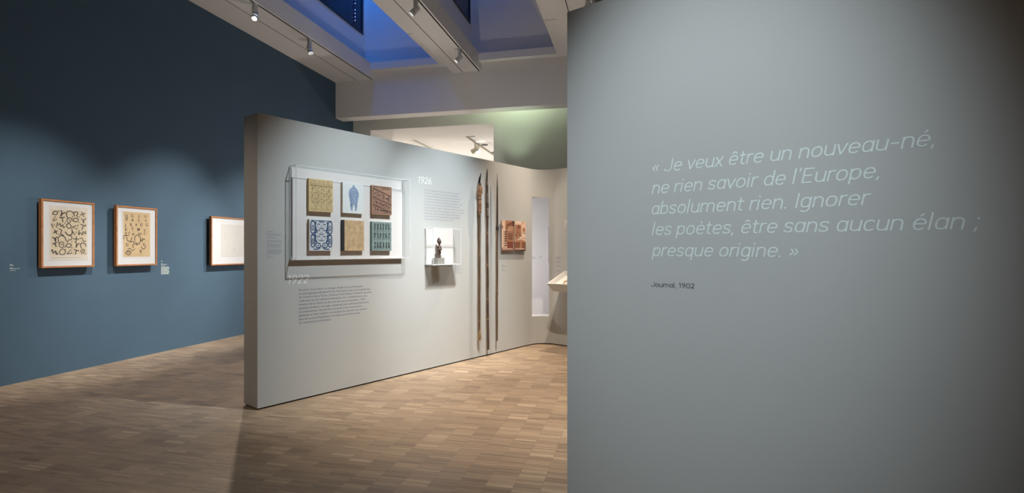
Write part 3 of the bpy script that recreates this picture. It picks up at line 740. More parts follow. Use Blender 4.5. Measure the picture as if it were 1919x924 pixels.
mb = MB(); mb.box(0.012, W - 0.03, PT + 0.001, PT + 0.0055, 0.0, 0.012); mb.build('panel_joint', M['slot_dark'], t)
mb = MB(); mb.box(0.012, W - 0.03, PT + 0.0055, H - 0.01, 0.0, 0.010); mb.build('upper_panel', M['case_white'], t)
mb = MB(); mb.box(-0.004, W - 0.02, -0.012, 0.0035, 0.0, 0.036); mb.build('bottom_rail', M['case_white'], t, bevel=0.002)

C_SPINE = mat('dark_book_spine', (0.03, 0.028, 0.03), 0.6)
C_PAGES = mat('book_pages', (0.55, 0.46, 0.33), 0.9, var=.1, scale=60)
BOOKM = {}
def bookmat(n, c, v=.08): BOOKM[n] = mat(n, c, 0.75, var=v, scale=24); return BOOKM[n]
BZ = 0.031
def book(u0, u1, vt, vb, thick, cover, spine, label, name='patterned_book'):
    x0, x1, y0, y1 = WP.rect(u0, u1, vt, vb, BZ + thick)
    W, H = x1 - x0, y1 - y0
    t = thing('book', WP.mat(x0, y0, BZ), label, 'book', 'books in the wide wall case')
    c = 0.003
    mb = MB(); mb.box(0.004, W - 0.003, 0.003, H - 0.003, c, thick - c); mb.build('pages', C_PAGES, t)
    mb = MB(); mb.box(0, W, 0, H, thick - c, thick); fc = mb.build('front_cover', cover, t, bevel=0.0008)
    mb = MB(); mb.box(0, W, 0, H, 0, c); mb.build('back_cover', cover, t)
    mb = MB(); mb.box(-0.001, 0.003, 0, H, 0, thick); mb.build('spine', spine, t, bevel=0.001)
    return t, fc, W, H, thick + 0.0006
def rect_line(mb, x0, x1, y0, y1, w_, z):
    mb.bar(x0, x1, y0, y0 + w_, z); mb.bar(x0, x1, y1 - w_, y1, z); mb.bar(x0, x0 + w_, y0, y1, z); mb.bar(x1 - w_, x1, y0, y1, z)
rnd = random.Random(77)
# b1 : ochre cover ruled in panels
cv = bookmat('ochre_cover', (0.63, 0.47, 0.245))
t, fc, W, H, z = book(579.2, 624.0, 333.7, 395.5, 0.03, cv, cv, 'ochre book with black ruled panels, top left in the case')
mb = MB(); lw = W * .013
ys = [.03, .20, .385, .57, .78, .97]
for r_ in range(5):
    n = 4 if 0 < r_ < 4 else (5 if r_ == 4 else 4)
    if 0 < r_ < 4: mb.bar(W * .04, W * .97, H * ys[r_ + 1] - lw / 2, H * ys[r_ + 1] + lw / 2, z)
    for c_ in range(n):
        x0, x1 = W * (.04 + .93 * c_ / n), W * (.04 + .93 * (c_ + 1) / n); y0, y1 = H * ys[r_], H * ys[r_ + 1]
        if 0 < r_ < 4:
            if c_: mb.bar(x0 - lw / 2, x0 + lw / 2, y0, y1, z)
            for q_ in range(7):
                x, y = rnd.uniform(x0 + W * .03, x1 - W * .05), rnd.uniform(y0 + H * .02, y1 - H * .05)
                if rnd.random() < .5: mb.bar(x, x + W * .05, y, y + lw * .8, z)
                else: mb.bar(x, x + lw * .8, y, y + H * .04, z)
            mb.stroke(spline([(x0 + W * .05, y0 + H * .03), (x0 + W * .12, y0 + H * .07), (x0 + W * .06, y0 + H * .11), (x1 - W * .04, y1 - H * .03)]), lw, z)
        else:
            rect_line(mb, x0 + W * .015, x1 - W * .015, y0 + H * .015, y1 - H * .02, lw * .7, z)
            for q_ in range(4): mb.bar(x0 + W * (.04 + .03 * q_), x0 + W * (.046 + .03 * q_), y0 + H * .03, y1 - H * .08, z)
mb.build('cover_pattern', mat('ochre_pattern_ink', (0.12, 0.085, 0.04), .8), fc, recalc=False)
# b2 : white cover with a blue totem-like figure
cv = bookmat('white_cover', (0.70, 0.72, 0.72), .02)
t, fc, W, H, z = book(642.1, 680.7, 341.3, 398.8, 0.028, cv, bookmat('cream_spine', (0.5, 0.42, 0.3)), 'white book with a blue standing figure, top centre in the case')
mb = MB()
half = [(0, .95), (.05, .93), (.07, .87), (.13, .83), (.21, .78), (.25, .70), (.245, .58), (.22, .50), (.20, .42), (.175, .33), (.17, .24), (.12, .10), (.07, .07), (.05, .20), (.03, .28), (0, .30)]
pts = [(W * (.53 + a), H * b) for a, b in half] + [(W * (.53 - a), H * b) for a, b in half[::-1][1:-1]]
b_ = len(mb.v); mb.v += [(x, y, z) for x, y in pts]; mb.f.append(tuple(range(b_, b_ + len(pts))))
fig = mb.build('figure_print', mat('blue_print', (0.30, 0.38, 0.50), .8, var=.55, scale=120), fc)
mb = MB()
for sx_ in (-1, 1):
    for yy in (.80, .70, .60, .46, .36, .26): mb.stroke(spline([(W * (.53 + sx_ * .03), H * yy), (W * (.53 + sx_ * .10), H * (yy + .03)), (W * (.53 + sx_ * .16), H * (yy - .01)), (W * (.53 + sx_ * .09), H * (yy - .05))]), W * .012, z + .0005)
    mb.stroke([(W * (.53 + sx_ * .18), H * .74), (W * (.53 + sx_ * .15), H * .5), (W * (.53 + sx_ * .09), H * .3)], W * .012, z + .0005)
for yy in (.88, .84, .66, .55, .42): mb.disc(W * .53, H * yy, W * .02, z + .0005)
for yy in (.24, .20, .16, .12):
    for sx_ in (-1, 1): mb.bar(W * (.53 + sx_ * .11) - W * .05, W * (.53 + sx_ * .11) + W * .05, H * yy, H * yy + H * .008, z + .0005)
mb.build('figure_lines', mat('dark_blue_print', (0.08, 0.13, 0.30), .8), fig, recalc=False)
mb = MB(); mb.bar(W * .13, W * .137, H * .04, H * .96, z); mb.build('hinge_line', mat('pale_fold', (.5, .55, .58), .8), fc)
# b3 : brown cover with slanting bands
cv = bookmat('brown_cover', (0.37, 0.21, 0.14))
t, fc, W, H, z = book(697, 734, 346.8, 401.3, 0.03, cv, bookmat('brown_spine', (0.30, 0.17, 0.09)), 'brown book with slanting dark bands, top right in the case')
mb = MB(); lw = W * .018; rect_line(mb, W * .06, W * .97, H * .05, H * .97, lw, z)
def slant(x, k): return H * (.93 - .26 * x / W - k)
for k in (0, .035, .30, .335, .56, .595):
    pts = [(x, slant(x, k)) for x in (W * .08, W * .95)]
    mb.stroke(pts, lw * 1.2, z)
for band, k0, k1 in ((0, .06, .28), (1, .36, .54), (2, .62, .80)):
    x = W * .12
    while x < W * .9:
        yt_, yb_ = slant(x, k0), max(slant(x, k1), H * .1)
        if yt_ - yb_ > H * .05:
            q_ = rnd.random()
            if q_ < .35: mb.stroke([(x, yt_ - H * .01), (x, yb_ + H * .02)], lw * 1.6, z)
            elif q_ < .7: mb.stroke(spline([(x, yt_ - H * .02), (x + W * .06, (yt_ + yb_) / 2), (x, yb_ + H * .02)]), lw * 1.3, z)
            else:
                mb.disc(x + W * .03, (yt_ + yb_) / 2, W * .035, z); mb.stroke([(x, yb_ + H * .02), (x + W * .06, yb_ + H * .02)], lw, z)
        x += W * rnd.uniform(.05, .09)
for q_ in range(6): mb.bar(W * (.5 + .065 * q_), W * (.54 + .065 * q_), H * .89, H * .925, z)
mb.stroke(spline([(W * .5, H * .16), (W * .7, H * .13), (W * .8, H * .08), (W * .62, H * .1), (W * .85, H * .14)]), lw * .8, z)
mb.build('cover_pattern', mat('dark_brown_ink', (0.045, 0.03, 0.03), .8), fc, recalc=False)
# b4 : dark blue and white carved-face cover
cv = bookmat('pale_grey_cover', (0.62, 0.62, 0.63), .03)
t, fc, W, H, z = book(579.7, 623.3, 410.6, 470.0, 0.03, cv, bookmat('beige_spine', (0.48, 0.38, 0.27)), 'blue and white book with three stacked faces, bottom left in the case')
NAVY = mat('navy_print', (0.04, 0.08, 0.17), .8)
mb = MB(); lw = W * .03
mb.bar(W * .07, W * .96, H * .955, H * .975, z)
def ovoid(cx, cy, rx, ry, wd):
    mb.stroke([(cx + rx * math.copysign(abs(math.cos(a)) ** .6, math.cos(a)), cy + ry * math.copysign(abs(math.sin(a)) ** .6, math.sin(a))) for a in [2 * PI * k / 20 for k in range(21)]], wd, z)
for sx_ in (-1, 1):
    c_ = .515
    for cy, ry, rx in ((.75, .19, .09), (.32, .2, .075)):
        ovoid(W * (c_ + sx_ * .37), H * cy, W * rx, H * ry, lw * 1.5); ovoid(W * (c_ + sx_ * .37), H * (cy - .02), W * rx * .35, H * ry * .42, lw)
    mb.stroke(spline([(W * (c_ + sx_ * .24), H * .93), (W * (c_ + sx_ * .27), H * .8), (W * (c_ + sx_ * .22), H * .62), (W * (c_ + sx_ * .30), H * .55)]), lw * 2.2, z)
    mb.stroke(spline([(W * (c_ + sx_ * .40), H * .51), (W * (c_ + sx_ * .26), H * .49), (W * (c_ + sx_ * .27), H * .36), (W * (c_ + sx_ * .2), H * .27)]), lw * 2.4, z)
    mb.stroke(spline([(W * (c_ + sx_ * .02), H * .13), (W * (c_ + sx_ * .10), H * .24), (W * (c_ + sx_ * .25), H * .22), (W * (c_ + sx_ * .2), H * .1), (W * (c_ + sx_ * .02), H * .13)]), lw * 1.4, z)
    mb.disc(W * (c_ + sx_ * .14), H * .17, W * .03, z)
    mb.stroke([(W * (c_ + sx_ * .34), H * .05), (W * (c_ + sx_ * .16), H * .05), (W * (c_ + sx_ * .06), H * .09)], lw * 1.4, z)
    for fy in (.81, .62, .42):
        mb.stroke(spline([(W * (c_ + sx_ * .05), H * (fy + .035)), (W * (c_ + sx_ * .10), H * (fy + .05)), (W * (c_ + sx_ * .17), H * (fy + .03))]), lw * .9, z)
        mb.disc(W * (c_ + sx_ * .10), H * (fy + .015), W * .022, z, sy=.7)
for fy in (.81, .62, .42):
    mb.stroke([(W * .48, H * (fy - .01)), (W * .515, H * (fy - .035)), (W * .55, H * (fy - .01))], lw * .9, z)
    mb.stroke(spline([(W * .43, H * (fy - .07)), (W * .515, H * (fy - .085)), (W * .6, H * (fy - .07))]), lw * .9, z)
    mb.stroke(spline([(W * .34, H * (fy + .07)), (W * .36, H * (fy - .06)), (W * .515, H * (fy - .115)), (W * .67, H * (fy - .06)), (W * .69, H * (fy + .07))]), lw * .5, z)
ovoid(W * .515, H * .935, W * .1, H * .02, lw)
mb.build('cover_pattern', NAVY, fc, recalc=False)
# b5 : tan cover, dark spine
cv = bookmat('tan_cover', (0.53, 0.37, 0.21), .18)
t, fc, W, H, z = book(642.1, 682.4, 411.9, 470.0, 0.03, cv, C_SPINE, 'plain tan book with a dark spine, bottom centre in the case')
mb = MB(); mb.bar(0, W * .085, 0, H, z); mb.build('spine_strip', C_SPINE, fc)
mb = MB()
for k in range(26):
    x, y = W * rnd.uniform(.15, .88), H * rnd.uniform(.08, .9)
    mb.stroke(spline([(x, y), (x + W * rnd.uniform(-.08, .08), y + H * .03), (x + W * rnd.uniform(-.1, .1), y + H * .07)]), W * .01, z)
mb.build('cover_pattern', mat('faint_brown_ink', (0.40, 0.26, 0.13), .8), fc, recalc=False)
# b6 : teal cover with rows of dark figures
cv = bookmat('teal_cover', (0.23, 0.305, 0.29))
t, fc, W, H, z = book(697, 733.6, 415.0, 470.0, 0.03, cv, bookmat('teal_spine', (0.12, 0.2, 0.18)), 'teal book with rows of dark figures, bottom right in the case')
mb = MB(); lw = W * .022
for r_, (y0, y1) in enumerate(((.70, .95), (.41, .64), (.08, .32))):
    mb.bar(W * .07, W * .97, H * (y0 - .03), H * (y0 - .02), z)
    n = 6
    for c_ in range(n):
        x = W * (.12 + .145 * c_); yy0, yy1 = H * y0, H * y1
        mb.stroke(spline([(x, yy0), (x + W * rnd.uniform(-.02, .03), (yy0 + yy1) / 2), (x + W * .01, yy1)]), lw * 1.4, z)
        mb.stroke(spline([(x, yy1 - H * .02), (x + W * .06, yy1 - H * .06), (x + W * .02, (yy0 + yy1) / 2), (x + W * .07, yy0 + H * .03)]), lw, z)
        for q_ in range(4):
            xx, y = x + W * rnd.uniform(-.03, .08), rnd.uniform(yy0, yy1); mb.stroke([(xx, y), (xx + W * .04, y + H * rnd.uniform(-.02, .03))], lw * .9, z)
        if r_ == 2: mb.disc(x + W * .04, yy0 + H * .05, W * .03, z)
mb.build('cover_pattern', mat('dark_teal_ink', (0.02, 0.028, 0.03), .8), fc, recalc=False)

# ================================================================== FIGURINE CASE
CD2 = 0.14
fx0, fy1 = WP.hit(811.7, 427.5, CD2); fx1, _ = WP.hit(863.6, 428, CD2)
_, fy0 = WP.hit(796.2, 496.0, 0.0)
W, H = fx1 - fx0, fy1 - fy0
t = thing('display_case', WP.mat(fx0, fy0, 0), 'small clear wall case holding the carved figurine', 'display case')
acrylic_box(t, 0, W, 0, H, 0.004, CD2)
mb = MB(); mb.box(0.006, W - 0.006, 0.004, H - 0.004, 0.0, 0.018); mb.build('back_panel', M['case_white'], t, bevel=0.001)
mb = MB(); mb.box(0.003, W - 0.003, -0.008, 0.003, 0.0, CD2 - 0.004); mb.build('shelf', acrylic('frosted_shelf', (0.80, 0.80, 0.79), True), t)
_, qy0 = WP.hit(824, 495, .07); qx0, qy1 = WP.hit(818.2, 484.5, .10); qx1, _ = WP.hit(831.5, 484.5, .10)
PLX, PLW, PLH = (qx0 + qx1) / 2 - fx0, (qx1 - qx0), 0.075
mb = MB(); mb.box(PLX - PLW / 2, PLX + PLW / 2, 0.0035, PLH, 0.03, 0.115); mb.build('plinth_block', M['plinth'], t, bevel=0.001)
# carved figure
WOOD = mat('dark_carved_wood', (0.075, 0.042, 0.03), 0.45, var=.5, scale=40)
def figurine(loc_m, hgt):
    mb = MB(); B = mb.ball
    B((0, .035, 0), (.17, .035, .15)); B((0, .07, .0), (.15, .03, .13))
    for sx_ in (-1, 1):
        B((sx_ * .075, .105, .04), (.055, .03, .09)); B((sx_ * .075, .17, .0), (.052, .09, .055)); B((sx_ * .085, .27, .02), (.066, .09, .07))
        B((sx_ * .165, .50, .0), (.045, .10, .05)); B((sx_ * .17, .42, .05), (.038, .045, .07)); B((sx_ * .10, .40, .11), (.06, .03, .035))
        B((sx_ * .12, .56, 0), (.07, .035, .06)); B((sx_ * .145, .80, .0), (.025, .045, .03)); B((sx_ * .05, .815, .13), (.025, .014, .02))
    B((0, .36, .0), (.115, .07, .09)); B((0, .44, .03), (.10, .09, .10)); B((0, .53, .0), (.13, .07, .075)); B((0, .42, .12), (.03, .03, .03))
    B((0, .62, .01), (.05, .06, .05)); B((0, .655, .01), (.07, .016, .07))
    B((0, .79, .02), (.14, .135, .125)); B((0, .74, .10), (.07, .06, .045)); B((0, .78, .14), (.02, .045, .03)); B((0, .715, .135), (.045, .014, .02))
    B((0, .90, -.02), (.11, .06, .11)); B((0, .955, -.03), (.055, .04, .06)); B((.0, .985, -.03), (.025, .025, .03)); B((0, .82, -.10), (.10, .1, .05))
    mb.v = [(x * hgt * .66, y * hgt, z_ * hgt * .8) for x, y, z_ in mb.v]
    o = mb.build('carved_figurine', WOOD, M4=loc_m)
    r_ = o.modifiers.new('r', 'REMESH'); r_.mode = 'VOXEL'; r_.voxel_size = hgt * .011
    s_ = o.modifiers.new('s', 'SMOOTH'); s_.factor = .5; s_.iterations = 2
    dg = bpy.context.evaluated_depsgraph_get(); dg.update(); me = bpy.data.meshes.new_from_object(o.evaluated_get(dg))
    o.modifiers.clear(); o.data = me; me.polygons.foreach_set('use_smooth', [True] * len(me.polygons))
    if not me.materials: me.materials.append(WOOD)
    return o
fig = figurine(WP.mat(fx0 + PLX + 0.008, fy0 + PLH, 0.075), 0.232)
tag(fig, 'small dark carved wooden figure standing on the block in the case', 'figurine')

# ================================================================== SPEARS
SH1 = mat('brown_spear_shaft', (0.105, 0.058, 0.030), .55, var=.45, scale=9, stretch=(6, 1, 6))
SH2 = mat('dark_spear_shaft', (0.065, 0.036, 0.022), .55, var=.5, scale=9, stretch=(6, 1, 6))
BLK = mat('black_obsidian', (0.012, 0.013, 0.018), .25)
CARV = mat('carved_reddish_wood', (0.24, 0.115, 0.06), .6, var=.45, scale=70)
DARKC = mat('dark_carved_bands', (0.045, 0.028, 0.02), .6)
PALE = mat('pale_carved_marks', (0.55, 0.47, 0.38), .7)
FIB = mat('straw_fibre', (0.42, 0.27, 0.13), .8)
def spear_root(ub, vb, label, off=0.05):
    x0, y0 = WP.hit(ub, vb, off); return thing('spear', WP.mat(x0, y0, off), label, 'spear', 'spears fixed upright on the partition'), x0, y0, off
# spear one: black blade, carved head, fringe
t, x0, y0, off = spear_root(898.6, 640, 'spear with black curved blade and carved head, leftmost of three on the wall')
def sp(u, v): a, b = WP.hit(u, v, off); return (a - x0, b - y0, 0.0)
bot = sp(898.4, 638); neck = sp(898.8, 400)
n = 14; path = [Vector(bot).lerp(Vector(neck), k / n) + Vector((math.sin(k * 1.1) * .0015, 0, 0)) for k in range(n + 1)]
mb = MB(); mb.tube(path, [.0135 + .0008 * math.sin(k * 2.3) for k in range(n + 1)], 12); hardsmooth(mb.build('shaft', SH1, t))
mb = MB()
for v in (402, 478, 601):
    c = Vector(sp(898.6, v)); mb.tube([c - Vector((0, .008, 0)), c + Vector((0, .008, 0))], .0155, 12)
mb.build('lashing', mat('spear_lashing', (0.22, 0.12, 0.055), .7), t)
hp = [(400, .020), (392, .022), (388, .0235), (382, .022), (379, .026), (377, .0215), (372, .024), (369, .0215), (366, .020), (362, .026), (356, .029), (352, .026), (349, .021), (346, .019), (343, .0185)]
mb = MB(); mb.tube([sp(898.9, v) for v, _ in hp], [r for _, r in hp], 16)
for sx_ in (-1, 1):
    c = Vector(sp(898.9, 356)); mb.tube([c + Vector((sx_ * .018, .075, 0)), c + Vector((sx_ * .036, .02, .004)), c + Vector((sx_ * .038, -.03, .004)), c + Vector((sx_ * .02, -.075, 0))], [.005, .009, .008, .004], 8)
hardsmooth(mb.build('carved_head', CARV, t), 60)
mb = MB()
for v, r in ((397, .0225), (390, .0238), (385, .0245), (374, .0255), (367.5, .0225), (347.5, .0215), (345, .0208)):
    c = Vector(sp(898.9, v)); mb.tube([c - Vector((0, .0035, 0)), c + Vector((0, .0035, 0))], r, 14)
mb.build('dark_band', DARKC, t)
bl = [(344, 898.6, .017), (339, 898.4, .019), (334, 899.2, .017), (329, 900.3, .012), (326, 901.1, .007), (324.3, 901.6, .002)]
mb = MB(); mb.tube([sp(u, v) for v, u, _ in bl], [r for *_, r in bl], 10, flat=.45); hardsmooth(mb.build('blade', BLK, t), 60)
mb = MB(); rnd = random.Random(4); c = Vector(sp(898.7, 618))
for k in range(16):
    a = 2 * PI * k / 16; d = Vector((math.cos(a) * .013, 0, math.sin(a) * .013)); e = rnd.uniform(.12, .19)
    mb.tube([c + d, c + d * 1.3 + Vector((rnd.uniform(-.004, .006), -e * .5, 0)), c + d * rnd.uniform(1.2, 2.2) + Vector((rnd.uniform(-.006, .016), -e, 0))], [.0022, .002, .0008], 5)
mb.build('fibre_fringe', FIB, t)
# spear two: three-pronged point with pale carved bands
t, x0, y0, off = spear_root(914.8, 655, 'spear with pronged tip and pale carved bands, middle of three on the wall')
n = 16; bot, neck = Vector(sp(914.8, 655)), Vector(sp(913.2, 408))
mb = MB(); mb.tube([bot.lerp(neck, k / n) + Vector((math.sin(k * .9) * .0015, 0, 0)) for k in range(n + 1)], [.0145 + .001 * math.sin(k * 1.7) for k in range(n + 1)], 12); hardsmooth(mb.build('shaft', SH2, t))
hp = [(409, .0185), (405, .021), (398, .0195), (390, .021), (384, .022), (380, .020), (370, .0205), (362, .019), (358, .0165), (348, .0165), (344, .0175), (338, .0165), (336, .014)]
mb = MB(); mb.tube([sp(913.2 - (409 - v) * .011, v) for v, _ in hp], [r for _, r in hp], 14); hardsmooth(mb.build('carved_head', SH2, t), 60)
mb = MB()
for v in (403.5, 400.5, 397.5, 394.5, 391.5, 378.5, 375.5, 372.5, 369.5, 366.5, 363.5, 345.5, 342.5, 339.5):
    r = .0225 if v > 380 else (.0212 if v > 350 else .0178)
    c = Vector(sp(913.0 - (409 - v) * .011, v)); k0 = len(mb.v)
    for a in (-.75, 0, .75):
        cx_, cz_ = math.sin(a) * r, math.cos(a) * r
        mb.ball((c.x + cx_, c.y, c.z + cz_), (.0042, .0055, .0016), 8, 6)
mb.build('pale_mark', PALE, t)
mb = MB()
for dx, dz in ((-.009, 0), (.009, 0), (0, .008)):
    c, e = Vector(sp(912.4, 337)), Vector(sp(912.9, 316)); mb.tube([c + Vector((dx, 0, dz)), c.lerp(e, .6) + Vector((dx * 1.1, 0, dz)), e + Vector((dx * .9, 0, dz))], [.0055, .005, .002], 8)
hardsmooth(mb.build('prong', DARKC, t))
mb = MB()
for v in (598, 497, 560, 437):
    c = Vector(sp(914, v)); c.x = bot.lerp(neck, (c.y - bot.y) / (neck.y - bot.y)).x; mb.tube([c - Vector((0, .012, 0)), c + Vector((0, .012, 0))], .0162, 12)
mb.build('lashing', mat('pale_lashing', (0.22, 0.12, 0.055), .7), t)
# spear three: slender
t, x0, y0, off = spear_root(931.6, 640, 'slender plain spear with a tapering point, rightmost of three on the wall')
bot, node, tip = Vector(sp(931.4, 639)), Vector(sp(932.0, 427)), Vector(sp(931.8, 325))
n = 14; mb = MB(); mb.tube([bot.lerp(node, k / n) + Vector((math.sin(k) * .0015, 0, 0)) for k in range(n + 1)], [.0105 + .003 * k / n for k in range(n + 1)], 12); hardsmooth(mb.build('shaft', SH1, t))
mb = MB(); mb.tube([node, node.lerp(tip, .3), node.lerp(tip, .7), tip], [.0125, .012, .0085, .0015], 10); hardsmooth(mb.build('point', SH2, t))
mb = MB(); mb.tube([node + Vector((0, -.035, 0)), node + Vector((0, -.012, 0)), node + Vector((0, .012, 0)), node + Vector((0, .035, 0))], [.0145, .0195, .0195, .0135], 12); hardsmooth(mb.build('binding', DARKC, t))
mb = MB()
for v in (470, 545):
    c = Vector(sp(931.7, v)); mb.tube([c - Vector((0, .006, 0)), c + Vector((0, .006, 0))], .0145, 12)
mb.build('lashing', mat('tan_lashing', (0.28, 0.16, 0.08), .7), t)

# ================================================================== STUDIO PHOTOGRAPHS
SEP = {k: mat('sepia_' + k, c, .5) for k, c in {'cream': (0.74, 0.50, 0.36), 'tan': (0.42, 0.205, 0.115), 'brown': (0.22, 0.085, 0.045), 'dark': (0.055, 0.022, 0.018), 'light': (0.78, 0.62, 0.52), 'red': (0.20, 0.05, 0.03), 'grey': (0.35, 0.27, 0.26)}.items()}
def photo(u0, u1, vt, vb, label, art):
    th = 0.014; x0, x1, y0, y1 = WP.rect(u0, u1, vt, vb, th + .012)
    W, H = x1 - x0, y1 - y0
    t = thing('mounted_photograph', WP.mat(x0, y0, 0.012), label, 'photograph', 'sepia photographs on the partition')
    mb = MB(); mb.box(W * .1, W * .9, H * .1, H * .9, -.012, 0); mb.build('standoff', M['lamp_dark'], t)
    mb = MB(); mb.box(0, W, 0, H, 0, th - .001); mb.build('backing_board', SEP['grey'], t)
    mb = MB(); mb.bar(0, W, 0, H, th - .0004); pr = mb.build('print', SEP['cream'], t)
    layers = {}
    for key, lev, shp in art:
        layers.setdefault((key, lev), []).append(shp)
    for (key, lev), shapes in layers.items():
        mb = MB()
        for s_ in shapes:
            z = th + .0003 * lev
            if s_[0] == 'r': mb.bar(W * s_[1], W * s_[2], H * s_[3], H * s_[4], z)
            elif s_[0] == 'p': mb.quad(*[(W * a, H * b, z) for a, b in s_[1:]])
            elif s_[0] == 'd': mb.disc(W * s_[1], H * s_[2], W * s_[3], z, 14, s_[4] if len(s_) > 4 else 1)
        mb.build('print_area', SEP[key], pr, recalc=False)
    mb = MB(); rnd = random.Random(int(u0))
    for k in range(2): word_bars(mb, W * .06, H * (.075 - .03 * k), W * .82, H * .016, rnd, th + .0025)
    mb.build('caption', SEP['light'], pr)
    return t
art = [('cream', 1, ('r', 0, .28, .1, 1)), ('tan', 1, ('r', .28, 1, .30, 1)), ('dark', 2, ('r', .90, 1, .82, 1)), ('brown', 2, ('p', (.34, .72), (.90, .86), (.90, .99), (.40, .88))), ('red', 2, ('r', .44, .95, .09, .31)), ('brown', 1, ('r', 0, 1, 0, .11)), ('tan', 3, ('r', .44, 1, .31, .335)), ('grey', 2, ('r', .95, 1, .05, .45))]
for k in range(7): art.append(('brown', 3, ('r', .50 + .066 * k, .515 + .066 * k, .33, .93 - .01 * k)))
for k in range(4): art.append(('dark', 3, ('r', .53 + .1 * k, .575 + .1 * k, .36, .58))); art.append(('cream', 3, ('r', .53 + .1 * k, .57 + .1 * k, .66, .82)))
for k in range(7): art.append(('dark', 3, ('p', (.20, .15 + .075 * k), (.43, .17 + .075 * k), (.42, .205 + .075 * k), (.24, .19 + .075 * k))))
art += [('tan', 3, ('r', .44, 1, .60, .63)), ('dark', 3, ('r', .0, .012, .1, .95)), ('brown', 3, ('r', .0, .1, .74, .82)), ('dark', 4, ('r', .16, .19, .12, .66))]
photo(940.2, 962.9, 412.6, 470.4, 'sepia photograph of tall studio bookshelves, left one of the pair', art)
art = [('brown', 1, ('r', 0, 1, 0, .32)), ('tan', 1, ('r', .05, .6, .36, .88)), ('cream', 2, ('r', .6, 1, .5, 1)), ('brown', 2, ('p', (.22, .86), (.42, .88), (.55, .78), (.30, .74))), ('tan', 2, ('p', (0, .30), (1, .30), (.85, .36), (.1, .38))), ('tan', 3, ('p', (.42, .05), (.66, .05), (.62, .31), (.50, .31))), ('light', 3, ('p', (.10, .36), (.5, .38), (.72, .46), (.35, .42))), ('dark', 2, ('r', .0, 1, .0, .035)), ('light', 2, ('r', .1, .95, .92, .99))]
for k in range(3): art.append(('brown', 3, ('r', .06 + .17 * k, .10 + .17 * k, .38, .85)))
for k in range(3): art.append(('dark', 3, ('r', .12 + .16 * k, .19 + .16 * k, .50 + .1 * (k % 2), .56 + .1 * (k % 2))))
art += [('tan', 4, ('r', .05, .7, .62, .64)), ('tan', 4, ('d', .82, .72, .14, .9)), ('light', 5, ('d', .74, .62, .07)), ('light', 5, ('r', .7, .95, .44, .58)), ('brown', 5, ('r', .78, .80, .42, .62)), ('brown', 5, ('r', .68, 1, .60, .615)), ('brown', 5, ('r', .88, .90, .42, .75)), ('light', 5, ('d', .5, .45, .1, .6))]
photo(964.5, 985.2, 414.3, 470.4, 'sepia photograph of a studio table with objects, right one of the pair', art)

# ================================================================== ALCOVE: year, label, sloping tray
x0, y0 = WG.hit(1057.3, 424.5); x1, _ = WG.hit(1066.3, 424.5); _, yt = WG.hit(1057.3, 412.6)
mb = MB(); mono_line(mb, '19', 0, 0, yt - y0, x1 - x0, shear=.12, weight=.9)
tag(mb.build('year_lettering', M['txt_white'], M4=WG.mat(x0, y0, 0)), 'white year figures on the alcove wall, cut off by the quotation wall', 'wall text')
wall_label(WG, 'wall_label', 1039.5, 481, [(483, 1051, 1.2), (485.4, 1052, 1.2), (490.3, 1050, .9), (492, 1050, .9), (497.5, 1048, .9), (499.3, 1052, .9), (508, 1050, .8)], M['txt_soft'], 'small printed label on the alcove wall above the sloping tray')
gx, gz1 = WG.hit(1058.3, 507.6)
DT = 0.44; LT = 1.1
zf, zb0 = 0.905, 0.80
t = thing('display_tray', WG.mat(gx, zb0, 0), 'white sloping display tray fixed to the alcove wall, mostly hidden', 'display table')
ins = 0.06; H0 = gz1 - zb0; HF = zf - zb0; rim = 0.014
def top(x, z_): return (x, H0 + (HF - H0) * z_ / DT, z_)
mb = MB()
o_t = [top(0, 0), top(LT, 0), top(LT, DT), top(0, DT)]
o_b = [(ins, 0, 0), (LT - ins, 0, 0), (LT - ins, 0, DT - ins), (ins, 0, DT - ins)]
i_t = [top(rim, rim), top(LT - rim, rim), top(LT - rim, DT - rim), top(rim, DT - rim)]
dp = 0.062
i_b = [(x + (0.02 if x < LT / 2 else -0.02), y - dp, z_ + (0.01 if z_ < DT / 2 else -0.02)) for x, y, z_ in i_t]
b_ = 0; mb.v = o_t + o_b + i_t + i_b
for k in range(4):
    j = (k + 1) % 4
    mb.f += [(k, j, 4 + j, 4 + k), (k, 8 + k, 8 + j, j), (8 + k, 12 + k, 12 + j, 8 + j)]
mb.f += [(4, 5, 6, 7), (12, 13, 14, 15)]
mb.build('tray_body', M['tray_white'], t)
mb = MB()
b4 = [Vector(p) for p in i_b]; lift = Vector((0, .012, .004))
c_ = [b4[0].lerp(b4[2], .06), None, b4[0].lerp(b4[2], .94), None]
mb.quad(*[tuple(b4[k].lerp(b4[(k + 2) % 4], .08) + Vector((0, .006, 0))) for k in range(4)])
lp = mb.build('lining_board', M['mat_board'], t)
# tan curved object lying in the tray
def tray_floor(fx, fz): return Vector(i_b[0]) + (Vector(i_b[1]) - Vector(i_b[0])) * fx + (Vector(i_b[3]) - Vector(i_b[0])) * fz
mb = MB(); pth = [tray_floor(.17 + .055 * math.cos(a), .60 + .14 * math.sin(a)) + Vector((0, .016, .002)) for a in [PI * .35 + k * PI * 1.5 / 14 for k in range(15)]]
mb.tube(pth, .009, 8); o = hardsmooth(mb.build('curved_band', mat('tan_band', (0.52, 0.36, 0.22), .6, var=.2, scale=50), M4=WG.mat(gx, zb0, 0)))
tag(o, 'tan curved band lying in the sloping white tray', 'exhibit')
